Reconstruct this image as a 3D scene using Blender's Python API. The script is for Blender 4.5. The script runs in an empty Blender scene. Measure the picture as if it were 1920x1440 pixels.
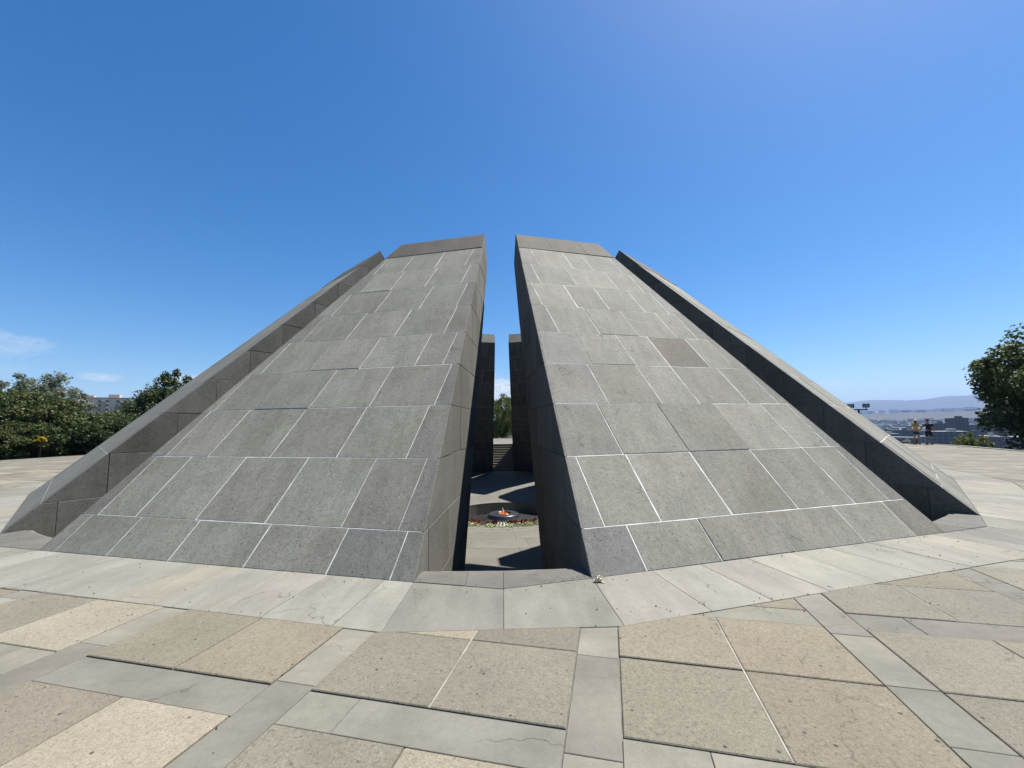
import bpy, math, random
import numpy as np
from mathutils import Matrix, Vector
R_ = math.radians
scene = bpy.context.scene
COL = scene.collection

# ------------------------------------------------------------------ camera
CAM = (0.0142, -20.5, 1.791)
PITCH, YAW, ROLL, FPX = 0.09378, -0.02316, -0.01317, 776.06      # solved from the photograph (1920 px wide)
_right = Vector((math.cos(YAW), math.sin(YAW), 0)); _fh = Vector((-math.sin(YAW), math.cos(YAW), 0)); _z = Vector((0, 0, 1))
_fwd = _fh * math.cos(PITCH) + _z * math.sin(PITCH); _up = _z * math.cos(PITCH) - _fh * math.sin(PITCH)
_r2 = _right * math.cos(ROLL) + _up * math.sin(ROLL); _u2 = _up * math.cos(ROLL) - _right * math.sin(ROLL)
cam_d = bpy.data.cameras.new('camera'); cam = bpy.data.objects.new('camera', cam_d); COL.objects.link(cam)
cam_d.sensor_fit = 'HORIZONTAL'; cam_d.sensor_width = 36.0; cam_d.lens = FPX / 1920 * 36.0
cam_d.clip_start = 0.05; cam_d.clip_end = 60000
cam.matrix_world = Matrix(((_r2.x, _u2.x, -_fwd.x, CAM[0]), (_r2.y, _u2.y, -_fwd.y, CAM[1]), (_r2.z, _u2.z, -_fwd.z, CAM[2]), (0, 0, 0, 1)))
scene.camera = cam

# ------------------------------------------------------------------ sky and sun
SUN_AZ, SUN_EL = 60.0, 63.2            # azimuth from +y towards +x
world = bpy.data.worlds.new('World'); scene.world = world; world.use_nodes = True
def build_world():
    nt = world.node_tree; N = nt.nodes; L = nt.links; N.clear()
    out = N.new('ShaderNodeOutputWorld'); bg = N.new('ShaderNodeBackground'); bg.inputs['Strength'].default_value = 0.065
    sky = N.new('ShaderNodeTexSky'); sky.sky_type = 'NISHITA'; sky.sun_disc = False
    sky.sun_elevation = R_(SUN_EL); sky.sun_rotation = R_(SUN_AZ); sky.altitude = 0
    sky.air_density = 1.0; sky.dust_density = 0.7; sky.ozone_density = 6.0
    tc = N.new('ShaderNodeTexCoord'); nrm = N.new('ShaderNodeVectorMath'); nrm.operation = 'NORMALIZE'
    L.new(tc.outputs['Generated'], nrm.inputs[0])
    sep = N.new('ShaderNodeSeparateXYZ'); L.new(nrm.outputs[0], sep.inputs[0])
    def math_(op, a, b=None, clamp=False):
        m = N.new('ShaderNodeMath'); m.operation = op; m.use_clamp = clamp
        for i, v in enumerate((a, b)):
            if v is None: continue
            if isinstance(v, (int, float)): m.inputs[i].default_value = v
            else: L.new(v, m.inputs[i])
        return m.outputs[0]
    # low fair-weather cumulus all round the horizon
    az = math_('ARCTAN2', sep.outputs['X'], sep.outputs['Y']); el = math_('ARCSINE', sep.outputs['Z'])
    comb = N.new('ShaderNodeCombineXYZ'); L.new(math_('MULTIPLY', az, 7.0), comb.inputs[0]); L.new(math_('MULTIPLY', el, 15.0), comb.inputs[1])
    comb.inputs[2].default_value = 3.1
    noi = N.new('ShaderNodeTexNoise'); noi.inputs['Scale'].default_value = 1.7; noi.inputs['Detail'].default_value = 9; noi.inputs['Roughness'].default_value = 0.58
    L.new(comb.outputs[0], noi.inputs['Vector'])
    fine = N.new('ShaderNodeTexNoise'); fine.inputs['Scale'].default_value = 16; fine.inputs['Detail'].default_value = 6
    L.new(comb.outputs[0], fine.inputs['Vector'])
    total = None
    # (azimuth, elevation, half width, half height, density) of single clouds, in degrees
    for a0, e0, w, h, k in ((-0.4, 3.7, 4.2, 3.0, 1.6), (-51.5, 7.6, 4.0, 1.4, 0.26), (-54, 5.2, 7.0, 1.5, 0.16), (-43.7, 5.0, 1.5, 0.45, 0.45), (-36.5, 5.0, 3.2, 0.75, 0.5),
                            (39.6, 3.9, 1.6, 0.7, 0.3), (-110, 7, 9, 2.0, 0.5), (95, 6, 8, 1.6, 0.5), (150, 7, 9, 2.0, 0.5), (-160, 6, 8, 2.0, 0.5)):
        dx = math_('DIVIDE', math_('SUBTRACT', az, R_(a0)), R_(w)); dy = math_('DIVIDE', math_('SUBTRACT', el, R_(e0)), R_(h))
        d = math_('SQRT', math_('ADD', math_('MULTIPLY', dx, dx), math_('MULTIPLY', dy, dy)))
        d = math_('ADD', d, math_('MULTIPLY', math_('SUBTRACT', fine.outputs['Fac'], 0.5), 1.5))
        d = math_('ADD', d, math_('MULTIPLY', math_('SUBTRACT', noi.outputs['Fac'], 0.5), 1.6))
        m = math_('MULTIPLY', math_('SUBTRACT', 1.0, d), 2.6, True)
        m = math_('MULTIPLY', m, min(k, 1.0))
        total = m if total is None else math_('MAXIMUM', total, m)
    shade = N.new('ShaderNodeMapRange'); L.new(fine.outputs['Fac'], shade.inputs['Value'])
    shade.inputs['From Min'].default_value = 0.3; shade.inputs['From Max'].default_value = 0.62; shade.inputs['To Min'].default_value = 4.6; shade.inputs['To Max'].default_value = 7.4
    cc = N.new('ShaderNodeVectorMath'); cc.operation = 'SCALE'; cc.inputs[0].default_value = (0.93, 0.97, 1.0); L.new(shade.outputs[0], cc.inputs['Scale'])
    mix = N.new('ShaderNodeMix'); mix.data_type = 'RGBA'; L.new(total, mix.inputs['Factor']); hs = N.new('ShaderNodeHueSaturation'); hs.inputs['Saturation'].default_value = 1.30; L.new(sky.outputs[0], hs.inputs['Color']); L.new(hs.outputs[0], mix.inputs['A']); L.new(cc.outputs[0], mix.inputs['B'])
    L.new(mix.outputs['Result'], bg.inputs['Color']); L.new(bg.outputs[0], out.inputs[0])
build_world()
sun_d = bpy.data.lights.new('sun', 'SUN'); sun_d.energy = 5.0; sun_d.angle = R_(0.53); sun_d.color = (1.0, 0.955, 0.89)
sun = bpy.data.objects.new('sun', sun_d); COL.objects.link(sun)
_s = Vector((math.sin(R_(SUN_AZ)) * math.cos(R_(SUN_EL)), math.cos(R_(SUN_AZ)) * math.cos(R_(SUN_EL)), math.sin(R_(SUN_EL))))
sun.rotation_euler = _s.to_track_quat('Z', 'Y').to_euler(); sun.location = (0, 0, 40)
vs = scene.view_settings
vs.view_transform = 'Standard'; vs.look = 'None'; vs.exposure = 1.15; vs.gamma = 1.0; vs.use_curve_mapping = False
scene.cycles.max_bounces = 6; scene.cycles.volume_bounces = 0

# ------------------------------------------------------------------ helpers
def project(P):
    d = Vector(P) - Vector(CAM); f = d.dot(_fwd)
    if f < 0.05: return None
    return 960 + FPX * d.dot(_r2) / f, 720 - FPX * d.dot(_u2) / f
def ray(px, py): return (_fwd + _r2 * ((px - 960) / FPX) + _u2 * ((720 - py) / FPX))
def at_range(px, py, dist):
    """point on the pixel's ray at a horizontal distance from the camera"""
    d = ray(px, py); t = dist / math.hypot(d.x, d.y); return Vector(CAM) + d * t
def tag(o, label=None, cat=None, group=None, kind=None):
    if label: o['label'] = label
    if cat: o['category'] = cat
    if group: o['group'] = group
    if kind: o['kind'] = kind
    return o
def empty(name, loc=(0, 0, 0), rz=0.0, parent=None):
    o = bpy.data.objects.new(name, None); COL.objects.link(o); o.location = loc; o.rotation_euler = (0, 0, rz)
    o.empty_display_size = 0.3
    if parent: o.parent = parent
    return o
def mesh_obj(name, verts, faces, mat, parent=None, cols=None, smooth=False):
    me = bpy.data.meshes.new(name); me.from_pydata([tuple(v) for v in verts], [], faces); me.update()
    if mat: me.materials.append(mat)
    if cols is not None:
        a = me.attributes.new('tone', 'FLOAT_COLOR', 'FACE')
        a.data.foreach_set('color', np.array([(c[0], c[1], c[2], 1.0) for c in cols], dtype=np.float32).ravel())
    if smooth: me.polygons.foreach_set('use_smooth', [True] * len(me.polygons))
    o = bpy.data.objects.new(name, me); COL.objects.link(o)
    if parent: o.parent = parent
    return o
def link_mesh(name, me, parent=None, loc=(0, 0, 0), rot=(0, 0, 0), scale=(1, 1, 1)):
    o = bpy.data.objects.new(name, me); COL.objects.link(o); o.location = loc; o.rotation_euler = rot; o.scale = scale
    if parent: o.parent = parent
    return o
class MB:
    def __init__(s): s.v = []; s.f = []; s.c = []
    def add(s, v, f, col=(0.5, 0.5, 0.5)):
        n = len(s.v); s.v += [tuple(p) for p in v]; s.f += [tuple(i + n for i in q) for q in f]; s.c += [col] * len(f)
    def box(s, c, d, rz=0.0, col=(0.5, 0.5, 0.5)):
        cs, sn = math.cos(rz), math.sin(rz); v = []
        for sz in (-1, 1):
            for sx, sy in ((-1, -1), (1, -1), (1, 1), (-1, 1)):
                x, y = sx * d[0] / 2, sy * d[1] / 2; v.append((c[0] + x * cs - y * sn, c[1] + x * sn + y * cs, c[2] + sz * d[2] / 2))
        s.add(v, [(3, 2, 1, 0), (4, 5, 6, 7), (0, 1, 5, 4), (1, 2, 6, 5), (2, 3, 7, 6), (3, 0, 4, 7)], col)
    def tube(s, pts, rads, n=7, cap=True, col=(0.5, 0.5, 0.5)):
        pts = [Vector(p) for p in pts]; vv = []; ff = []
        for i, p in enumerate(pts):
            t = (pts[min(i + 1, len(pts) - 1)] - pts[max(i - 1, 0)]).normalized()
            a = t.orthogonal().normalized() if i == 0 else (a - t * a.dot(t)).normalized()
            b = t.cross(a)
            for k in range(n):
                an = 2 * math.pi * k / n; vv.append(p + (a * math.cos(an) + b * math.sin(an)) * rads[i])
        for i in range(len(pts) - 1):
            for k in range(n): ff.append((i * n + k, i * n + (k + 1) % n, (i + 1) * n + (k + 1) % n, (i + 1) * n + k))
        if cap: ff.append(tuple(range(n))[::-1]); ff.append(tuple((len(pts) - 1) * n + k for k in range(n)))
        s.add(vv, ff, col)
    def lathe(s, prof, n=32, c=(0, 0, 0), col=(0.5, 0.5, 0.5)):
        vv = []; ff = []
        for r, z in prof:
            for k in range(n):
                a = 2 * math.pi * k / n; vv.append((c[0] + r * math.cos(a), c[1] + r * math.sin(a), c[2] + z))
        for i in range(len(prof) - 1):
            for k in range(n): ff.append((i * n + k, i * n + (k + 1) % n, (i + 1) * n + (k + 1) % n, (i + 1) * n + k))
        s.add(vv, ff, col)
    def build(s, name, mat, parent=None, smooth=False): return mesh_obj(name, s.v, s.f, mat, parent, s.c, smooth)
def area2(p): return 0.5 * sum(p[i][0] * p[(i + 1) % len(p)][1] - p[(i + 1) % len(p)][0] * p[i][1] for i in range(len(p)))
def clip(poly, n, d):
    """keep the side n.p <= d of a convex polygon"""
    out = []
    for i in range(len(poly)):
        a, b = poly[i], poly[(i + 1) % len(poly)]; da = n[0] * a[0] + n[1] * a[1] - d; db = n[0] * b[0] + n[1] * b[1] - d
        if da <= 0: out.append(a)
        if (da < 0 < db) or (db < 0 < da): t = da / (da - db); out.append((a[0] + (b[0] - a[0]) * t, a[1] + (b[1] - a[1]) * t))
    res = []
    for p in out:
        if not res or math.hypot(p[0] - res[-1][0], p[1] - res[-1][1]) > 1e-4: res.append(p)
    if len(res) > 1 and math.hypot(res[0][0] - res[-1][0], res[0][1] - res[-1][1]) < 1e-4: res.pop()
    return res if len(res) >= 3 and abs(area2(res)) > 1e-4 else None
def inset(poly, d):
    """convex counter-clockwise polygon moved inwards, d a number or a function of the edge's ends"""
    if area2(poly) < 0: poly = poly[::-1]
    res = list(poly)
    for i in range(len(poly)):
        a, b = poly[i], poly[(i + 1) % len(poly)]; ex, ey = b[0] - a[0], b[1] - a[1]; l = math.hypot(ex, ey)
        if l < 1e-6: continue
        n = (ey / l, -ex / l); dd = d(a, b) if callable(d) else d
        res = clip(res, n, n[0] * a[0] + n[1] * a[1] - dd)
        if res is None: return None
    return res
def chip(poly, is_edge, rnd):
    """break the straight line of a worn outer edge"""
    if area2(poly) < 0: poly = poly[::-1]
    out = []
    for i in range(len(poly)):
        a, b = poly[i], poly[(i + 1) % len(poly)]; out.append(a); l = math.hypot(b[0] - a[0], b[1] - a[1])
        if not is_edge(a, b) or l < 0.25: continue
        nx, ny = -(b[1] - a[1]) / l, (b[0] - a[0]) / l; n = max(3, int(l / 0.09))
        for k in range(1, n):
            t = (k + rnd.uniform(-0.3, 0.3)) / n; d = rnd.uniform(0, 0.005) if rnd.random() > 0.10 else rnd.uniform(0.008, 0.026)
            out.append((a[0] + (b[0] - a[0]) * t + nx * d, a[1] + (b[1] - a[1]) * t + ny * d))
    return out
def plate(mb, poly, frame, proud, back, rnd, cham=0.006, col=(0.5, 0.5, 0.5), tilt=0.0):
    """a stone plate: outline in the 2-D frame (origin, ex, ey, normal) with a small worn edge"""
    o, ex, ey, nn = frame
    if area2(poly) < 0: poly = poly[::-1]
    top = (inset(poly, cham) or poly) if cham else poly
    if len(top) != len(poly): top = poly
    n = len(poly); cx = sum(p[0] for p in poly) / n; cy = sum(p[1] for p in poly) / n
    tx, ty = rnd.uniform(-tilt, tilt), rnd.uniform(-tilt, tilt)
    P = lambda p, h: o + ex * p[0] + ey * p[1] + nn * h
    v = [P(p, -back) for p in poly] + [P(p, proud - cham + (p[0] - cx) * tx + (p[1] - cy) * ty) for p in poly] + [P(p, proud + (p[0] - cx) * tx + (p[1] - cy) * ty) for p in top]
    f = [tuple(range(2 * n, 3 * n))]
    for k in range(n):
        k2 = (k + 1) % n; f.append((k, k2, n + k2, n + k)); f.append((n + k, n + k2, 2 * n + k2, 2 * n + k))
    mb.add(v, f, col)

# ------------------------------------------------------------------ materials
def mat(name): m = bpy.data.materials.new(name); m.use_nodes = True; return m
ALB = 0.5        # the photograph is exposed for the stone: all reflectances sit on this scale
def plain(name, col, rough=0.7, metal=0.0, emit=None, estr=1.0, noise=0.0, nscale=5.0):
    col = tuple(c * ALB for c in col)
    m = mat(name); b = m.node_tree.nodes['Principled BSDF']; b.inputs['Base Color'].default_value = (*col, 1); b.inputs['Roughness'].default_value = rough; b.inputs['Metallic'].default_value = metal
    if emit: b.inputs['Emission Color'].default_value = (*emit, 1); b.inputs['Emission Strength'].default_value = estr
    if noise:
        N = m.node_tree.nodes; L = m.node_tree.links; g = N.new('ShaderNodeNewGeometry'); t = N.new('ShaderNodeTexNoise'); t.inputs['Scale'].default_value = nscale; t.inputs['Detail'].default_value = 5
        L.new(g.outputs['Position'], t.inputs['Vector']); r = N.new('ShaderNodeMapRange'); r.inputs['From Min'].default_value = .3; r.inputs['From Max'].default_value = .7
        r.inputs['To Min'].default_value = 1 - noise; r.inputs['To Max'].default_value = 1 + noise; L.new(t.outputs['Fac'], r.inputs['Value'])
        v = N.new('ShaderNodeVectorMath'); v.operation = 'SCALE'; v.inputs[0].default_value = col; L.new(r.outputs[0], v.inputs['Scale']); L.new(v.outputs[0], b.inputs['Base Color'])
    return m
def stone(name, rough=0.85, grain=0.18, gscale=70.0, blot=0.22, bscale=1.6, pits=0.5, pscale=26.0, pthr=0.16, stain=0.0, stain_col=(0.6, 0.5, 0.4), bump=0.25, streak=None, tint=(1, 1, 1), mid=0.6, speck=0.0, sscale=40.0, crack=0.0, dense=0.0):
    """stone whose colour comes from the piece ('tone'), with blotches, grain, pits and fine relief"""
    m = mat(name); nt = m.node_tree; N = nt.nodes; L = nt.links; b = N['Principled BSDF']; b.inputs['Roughness'].default_value = rough
    b.inputs['Specular IOR Level'].default_value = 0.3
    at = N.new('ShaderNodeAttribute'); at.attribute_name = 'tone'; g = N.new('ShaderNodeNewGeometry'); pos = g.outputs['Position']
    def noise(scale, detail=4, rgh=0.55, vec=None, w=None):
        t = N.new('ShaderNodeTexNoise'); t.inputs['Scale'].default_value = scale; t.inputs['Detail'].default_value = detail; t.inputs['Roughness'].default_value = rgh; L.new(vec or pos, t.inputs['Vector']); return t.outputs['Fac']
    def rng(v, a, c, lo, hi):
        r = N.new('ShaderNodeMapRange'); L.new(v, r.inputs['Value']); r.inputs['From Min'].default_value = a; r.inputs['From Max'].default_value = c; r.inputs['To Min'].default_value = lo; r.inputs['To Max'].default_value = hi; return r.outputs[0]
    def mul(a, c):
        q = N.new('ShaderNodeMath'); q.operation = 'MULTIPLY'; L.new(a, q.inputs[0])
        if isinstance(c, (int, float)): q.inputs[1].default_value = c
        else: L.new(c, q.inputs[1])
        return q.outputs[0]
    # every piece is cut from another block: shift the pattern by the piece's own tone
    sh = N.new('ShaderNodeVectorMath'); sh.operation = 'SCALE'; sh.inputs['Scale'].default_value = 900.0; L.new(at.outputs['Color'], sh.inputs[0])
    ad = N.new('ShaderNodeVectorMath'); ad.operation = 'ADD'; L.new(pos, ad.inputs[0]); L.new(sh.outputs[0], ad.inputs[1]); pv = ad.outputs[0]
    f = rng(noise(bscale, 5, 0.6, pv), 0.3, 0.7, 1 - blot, 1 + blot)
    f = mul(f, rng(noise(gscale, 3, 0.7), 0.25, 0.75, 1 - grain, 1 + grain))
    f = mul(f, rng(noise(gscale * 0.22, 4, 0.65), 0.3, 0.7, 1 - grain * mid, 1 + grain * mid))
    if streak:
        mp = N.new('ShaderNodeMapping'); mp.inputs['Scale'].default_value = streak[0]; mp.inputs['Rotation'].default_value = streak[2] if len(streak) > 2 else (0, 0, 0); L.new(pv, mp.inputs['Vector'])
        f = mul(f, rng(noise(1.0, 5, 0.6, mp.outputs[0]), 0.32, 0.68, 1 - streak[1], 1 + streak[1]))
    if speck:
        f = mul(f, rng(noise(sscale, 2, 0.5, pv), 0.57, 0.68, 1.0, 1 - speck)); f = mul(f, rng(noise(sscale * 1.3, 2, 0.5, pv), 0.30, 0.40, 1 + speck * 0.55, 1.0))
    if crack:
        wv = N.new('ShaderNodeTexNoise'); wv.inputs['Scale'].default_value = 3.0; wv.inputs['Detail'].default_value = 5; L.new(pv, wv.inputs['Vector'])
        ws = N.new('ShaderNodeVectorMath'); ws.operation = 'SCALE'; ws.inputs['Scale'].default_value = 0.5; L.new(wv.outputs['Color'], ws.inputs[0]); wa = N.new('ShaderNodeVectorMath'); wa.operation = 'ADD'; L.new(pv, wa.inputs[0]); L.new(ws.outputs[0], wa.inputs[1])
        ck = N.new('ShaderNodeTexVoronoi'); ck.feature = 'DISTANCE_TO_EDGE'; ck.inputs['Scale'].default_value = 1.1; L.new(wa.outputs[0], ck.inputs['Vector'])
        f = mul(f, rng(mul(rng(ck.outputs['Distance'], 0.003, 0.010, 1.0, 0.0), rng(noise(1.0, 3, 0.5, pv), 0.56, 0.62, 0.0, 1.0)), 0, 1, 1.0, 1 - crack))
    vo = N.new('ShaderNodeTexVoronoi'); vo.inputs['Scale'].default_value = pscale; L.new(pv, vo.inputs['Vector'])
    gate = rng(noise(pscale * 0.16, 3, 0.6, pv), 0.5 - dense * 0.1, 0.62 - dense * 0.1, 0.0, 1.0)
    vr = N.new('ShaderNodeVectorMath'); vr.operation = 'DOT_PRODUCT'; L.new(vo.outputs['Color'], vr.inputs[0]); vr.inputs[1].default_value = (1, 0, 0)
    few = rng(vr.outputs['Value'], 0.62 - dense * 0.25, 0.66 - dense * 0.25, 0.0, 1.0)
    pit = mul(mul(rng(vo.outputs['Distance'], pthr * 0.6, pthr, 1.0, 0.0), gate), few)
    f = mul(f, rng(pit, 0, 1, 1.0, 1 - pits))
    sc = N.new('ShaderNodeVectorMath'); sc.operation = 'SCALE'; L.new(at.outputs['Color'], sc.inputs[0]); L.new(f, sc.inputs['Scale']); tn = N.new('ShaderNodeVectorMath'); tn.operation = 'MULTIPLY'; L.new(sc.outputs[0], tn.inputs[0]); tn.inputs[1].default_value = tint; col = tn.outputs[0]
    if stain > 0:
        mx = N.new('ShaderNodeMix'); mx.data_type = 'RGBA'; mx.blend_type = 'MULTIPLY'; L.new(rng(noise(0.9, 6, 0.65), 0.55, 0.72, 0.0, stain), mx.inputs['Factor']); L.new(col, mx.inputs['A']); mx.inputs['B'].default_value = (*stain_col, 1); col = mx.outputs['Result']
    L.new(col, b.inputs['Base Color'])
    bp = N.new('ShaderNodeBump'); bp.inputs['Strength'].default_value = bump; bp.inputs['Distance'].default_value = 0.01
    hsum = N.new('ShaderNodeMath'); hsum.operation = 'SUBTRACT'; L.new(noise(gscale * 0.5, 5, 0.7), hsum.inputs[0]); L.new(pit, hsum.inputs[1]); L.new(hsum.outputs[0], bp.inputs['Height'])
    L.new(bp.outputs[0], b.inputs['Normal'])
    return m
M = {}
M['basalt'] = stone('basalt', grain=0.22, gscale=60, blot=0.13, bscale=1.4, pits=0.7, pscale=17, pthr=0.20, stain=0.5, stain_col=(0.74, 0.70, 0.60), bump=0.3, streak=((5.0, 0.55, 0.55), 0.10), tint=(0.520, 0.518, 0.478), speck=0.32, sscale=36, crack=0.4, dense=0.5)
M['mortar'] = plain('mortar', (0.92, 0.91, 0.85), 0.95, noise=0.38, nscale=3.5)
GT_ = (0.470, 0.462, 0.428)
M['panel'] = stone('tuff_panel', grain=0.36, gscale=120, blot=0.11, bscale=1.5, pits=0.75, pscale=10, pthr=0.13, stain=0.35, stain_col=(0.78, 0.72, 0.64), bump=0.45, mid=0.35, tint=(0.530, 0.517, 0.462), speck=0.26, sscale=45, crack=0.3, dense=0.8)
M['border'] = stone('grey_border_stone', grain=0.11, gscale=80, blot=0.15, bscale=2.2, pits=0.65, pscale=12, pthr=0.12, stain=0.45, stain_col=(0.74, 0.73, 0.72), bump=0.15, streak=((0.7, 3.2, 1.0), 0.11, (0, 0, 0.6)), tint=GT_, crack=0.35)
M['ring'] = stone('pale_ring_stone', grain=0.10, gscale=70, blot=0.12, bscale=1.1, pits=0.6, pscale=9, pthr=0.10, stain=0.45, stain_col=(0.84, 0.78, 0.71), bump=0.15, streak=((3.5, 0.6, 1.0), 0.13, (0, 0, -0.5)), tint=GT_, crack=0.35)
M['joint'] = plain('joint_sand', (0.22, 0.205, 0.18), 0.95, noise=0.35, nscale=6)
M['joint_pale'] = plain('joint_mortar', (0.46, 0.43, 0.37), 0.95, noise=0.5, nscale=4)
M['floor'] = stone('pit_floor_stone', grain=0.10, gscale=60, blot=0.12, bscale=1.0, pits=0.4, pscale=12, pthr=0.1, stain=0.25, bump=0.12, tint=(0.40, 0.395, 0.37))
M['dark_stone'] = stone('dark_polished_stone', rough=0.5, grain=0.12, gscale=60, blot=0.15, bscale=2, pits=0.2, bump=0.08, tint=(0.6, 0.6, 0.6))

# ------------------------------------------------------------------ pylons (twelve leaning wedges of basalt)
T = math.tan(R_(11.25)); CS = math.cos(R_(11.25))
R0 = 15.30; ZF = -1.95
PEAK = (7.46, 7.87); BEND = (6.84, 7.17); FOOT_IN = (BEND[0] + (BEND[1] - ZF) / 1.70, ZF)
ROWS = [0.0, 0.44, 1.28, 2.11, 2.94, 3.755, 4.595, 5.43, 6.27, 7.105]
PROFILE = [(R0, ZF), (R0, 0.0), PEAK, BEND, FOOT_IN]            # (radius, height)
JL = {0: [-2.72, -1.70, -0.58, 0.66, 1.88, 2.74], 1: [-2.62, -1.84, -0.68, 0.54, 1.76, 2.60], 2: [-2.45, -1.50, -0.22, 1.04, 2.25], 3: [-2.38, -1.43, -0.2, 1.07, 2.33],
      4: [-2.13, -0.89, 0.3, 1.53, 2.13], 5: [-1.83, -0.62, 0.61, 1.81], 6: [-1.67, -0.41, 0.8, 1.77], 7: [-1.44, -0.48, 0.54, 1.56], 8: [-1.52, -0.6, 0.43, 1.38]}
JR = {0: [-2.31, -1.20, 0.02, 1.33, 2.40], 1: [-2.62, -1.77, -0.58, 0.65, 1.83, 2.60], 2: [-2.58, -1.80, -0.58, 0.66, 1.83, 2.52], 3: [-2.42, -1.55, -0.44, 0.4, 1.59, 2.34],
      4: [-2.24, -1.43, -0.42, 0.41, 1.45, 2.12], 5: [-1.79, -0.78, 0.22, 1.27, 1.86], 6: [-1.84, -0.92, -0.04, 0.99, 1.72], 7: [-1.55, -0.49, 0.75, 1.56], 8: [-1.28, -0.22, 0.42, 1.40]}
def rand_joints(rnd, hw, step=1.2):
    x = -hw + rnd.uniform(0.28, 0.75); js = []
    while x < hw - 0.25: js.append(x); x += rnd.uniform(step * 0.7, step * 1.15)
    if js and hw - js[-1] > 0.95: js.append(hw - rnd.uniform(0.3, 0.5))
    return js
def tone(rnd, base, var=0.10, hue=0.015):
    k = 1 + rnd.uniform(-var, var); return tuple(max(0.01, base[i] * k + rnd.uniform(-hue, hue) * base[1]) for i in range(3))
BAS = (0.302, 0.297, 0.264)
def pylon(ang, label, detail):
    """detail: faces whose stones are objects of their own: 'outer', 'plus', 'minus', 'inner'"""
    rnd = random.Random(int(ang * 7 + 5000))
    a = R_(ang); root = empty('leaning_pylon', (R0 * math.sin(a), -R0 * math.cos(a), 0), a)
    tag(root, label, 'pylon', 'twelve basalt pylons leaning over the eternal flame')
    X, Y, Z = Vector((1, 0, 0)), Vector((0, 1, 0)), Vector((0, 0, 1))
    P3 = lambda R, v, z: Vector((v, R0 - R, z))
    v = []; n = len(PROFILE)
    for s in (-1, 1):
        for R, z in PROFILE: v.append(P3(R + (0.02 if (R, z) == PEAK else 0), s * (R * T - 0.024), z - (0.02 if (R, z) == PEAK else 0)))
    f = [tuple(range(n)), tuple(range(2 * n - 1, n - 1, -1))] + [((i + 1) % n, i, n + i, n + (i + 1) % n) for i in range(n)]
    mesh_obj('core', v, f, M['mortar'], root)
    rest = MB()
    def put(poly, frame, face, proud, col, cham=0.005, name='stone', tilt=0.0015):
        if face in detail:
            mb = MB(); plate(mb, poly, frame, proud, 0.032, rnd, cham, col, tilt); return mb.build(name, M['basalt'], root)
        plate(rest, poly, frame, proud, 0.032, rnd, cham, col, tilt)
    def joint(hj, vj, edge_fn):
        def d(p, q):
            if edge_fn(p, q): return 0.0
            return hj if abs(p[1] - q[1]) < 1e-4 else vj
        return d
    # outer face: s runs up the slope
    sl = math.hypot(R0 - PEAK[0], PEAK[1]); dR = (R0 - PEAK[0]) / PEAK[1]; k = sl / PEAK[1]
    fr = (P3(R0, 0, 0), X, (P3(PEAK[0], 0, PEAK[1]) - P3(R0, 0, 0)).normalized(), Vector((0, -PEAK[1], R0 - PEAK[0])).normalized())
    hw = lambda z: (R0 - dR * z) * T
    tab = JL if ang == -15 else JR if ang == 15 else None
    for i in range(len(ROWS) - 1):
        za, zb = ROWS[i], ROWS[i + 1]; js = tab[i] if tab else rand_joints(rnd, hw(zb))
        hm = hw(zb) - 0.06
        js = [j for j in js if abs(j) < hm]
        xs = [None] + js + [None]
        for c in range(len(xs) - 1):
            l, r = xs[c], xs[c + 1]
            poly = [(-hw(za) if l is None else l, za * k), (hw(za) if r is None else r, za * k), (hw(zb) if r is None else r, zb * k), (-hw(zb) if l is None else l, zb * k)]
            quoin = l is None or r is None
            slant = lambda p, q: abs(p[1] - q[1]) > 1e-4 and abs(p[0] - q[0]) > 0.02 or (abs(p[1]) < 1e-6 and abs(q[1]) < 1e-6)
            vj = rnd.uniform(0.0045, 0.0085) if ang < 0 else rnd.uniform(0.005, 0.011)
            p2 = inset(poly, joint(rnd.uniform(0.0035, 0.008) if ang < 0 else rnd.uniform(0.005, 0.009), vj, slant))
            if not p2: continue
            col = tone(rnd, (0.262, 0.256, 0.238) if quoin else BAS, 0.12 if quoin else 0.10, 0.008)
            if ang == 15 and i == 4 and c == 3: col = (0.190, 0.172, 0.145)
            if ang == 15 and i == 3 and c == 1: col = (0.275, 0.266, 0.232)
            if ang == 15 and i in (0, 1) and c == 1: col = (0.292, 0.288, 0.252)
            if ang == -15 and i == 0 and c >= 5: col = (0.245, 0.242, 0.230)
            if ang == 15 and i == 0 and c == 0: col = (0.240, 0.236, 0.232)
            if ang == 15 and i == 0 and c == 5: col = (0.235, 0.220, 0.195)
            if quoin and 'outer' in detail: put(chip(p2, lambda p, q: slant(p, q) and abs(p[1] - q[1]) > 0.1, rnd), fr, 'outer', rnd.uniform(0.0022, 0.0045), col, 0.0, 'stone', 0.0004)
            else: put(p2, fr, 'outer', rnd.uniform(0.0022, 0.0042) if rnd.random() < 0.86 else rnd.uniform(0.008, 0.013), col, 0.003, 'stone', 0.0005)
    za, zb = ROWS[-1], PEAK[1]
    cuts = [-hw(zb) * 0.33, hw(zb) * 0.45]
    xs = [None] + cuts + [None]
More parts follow.
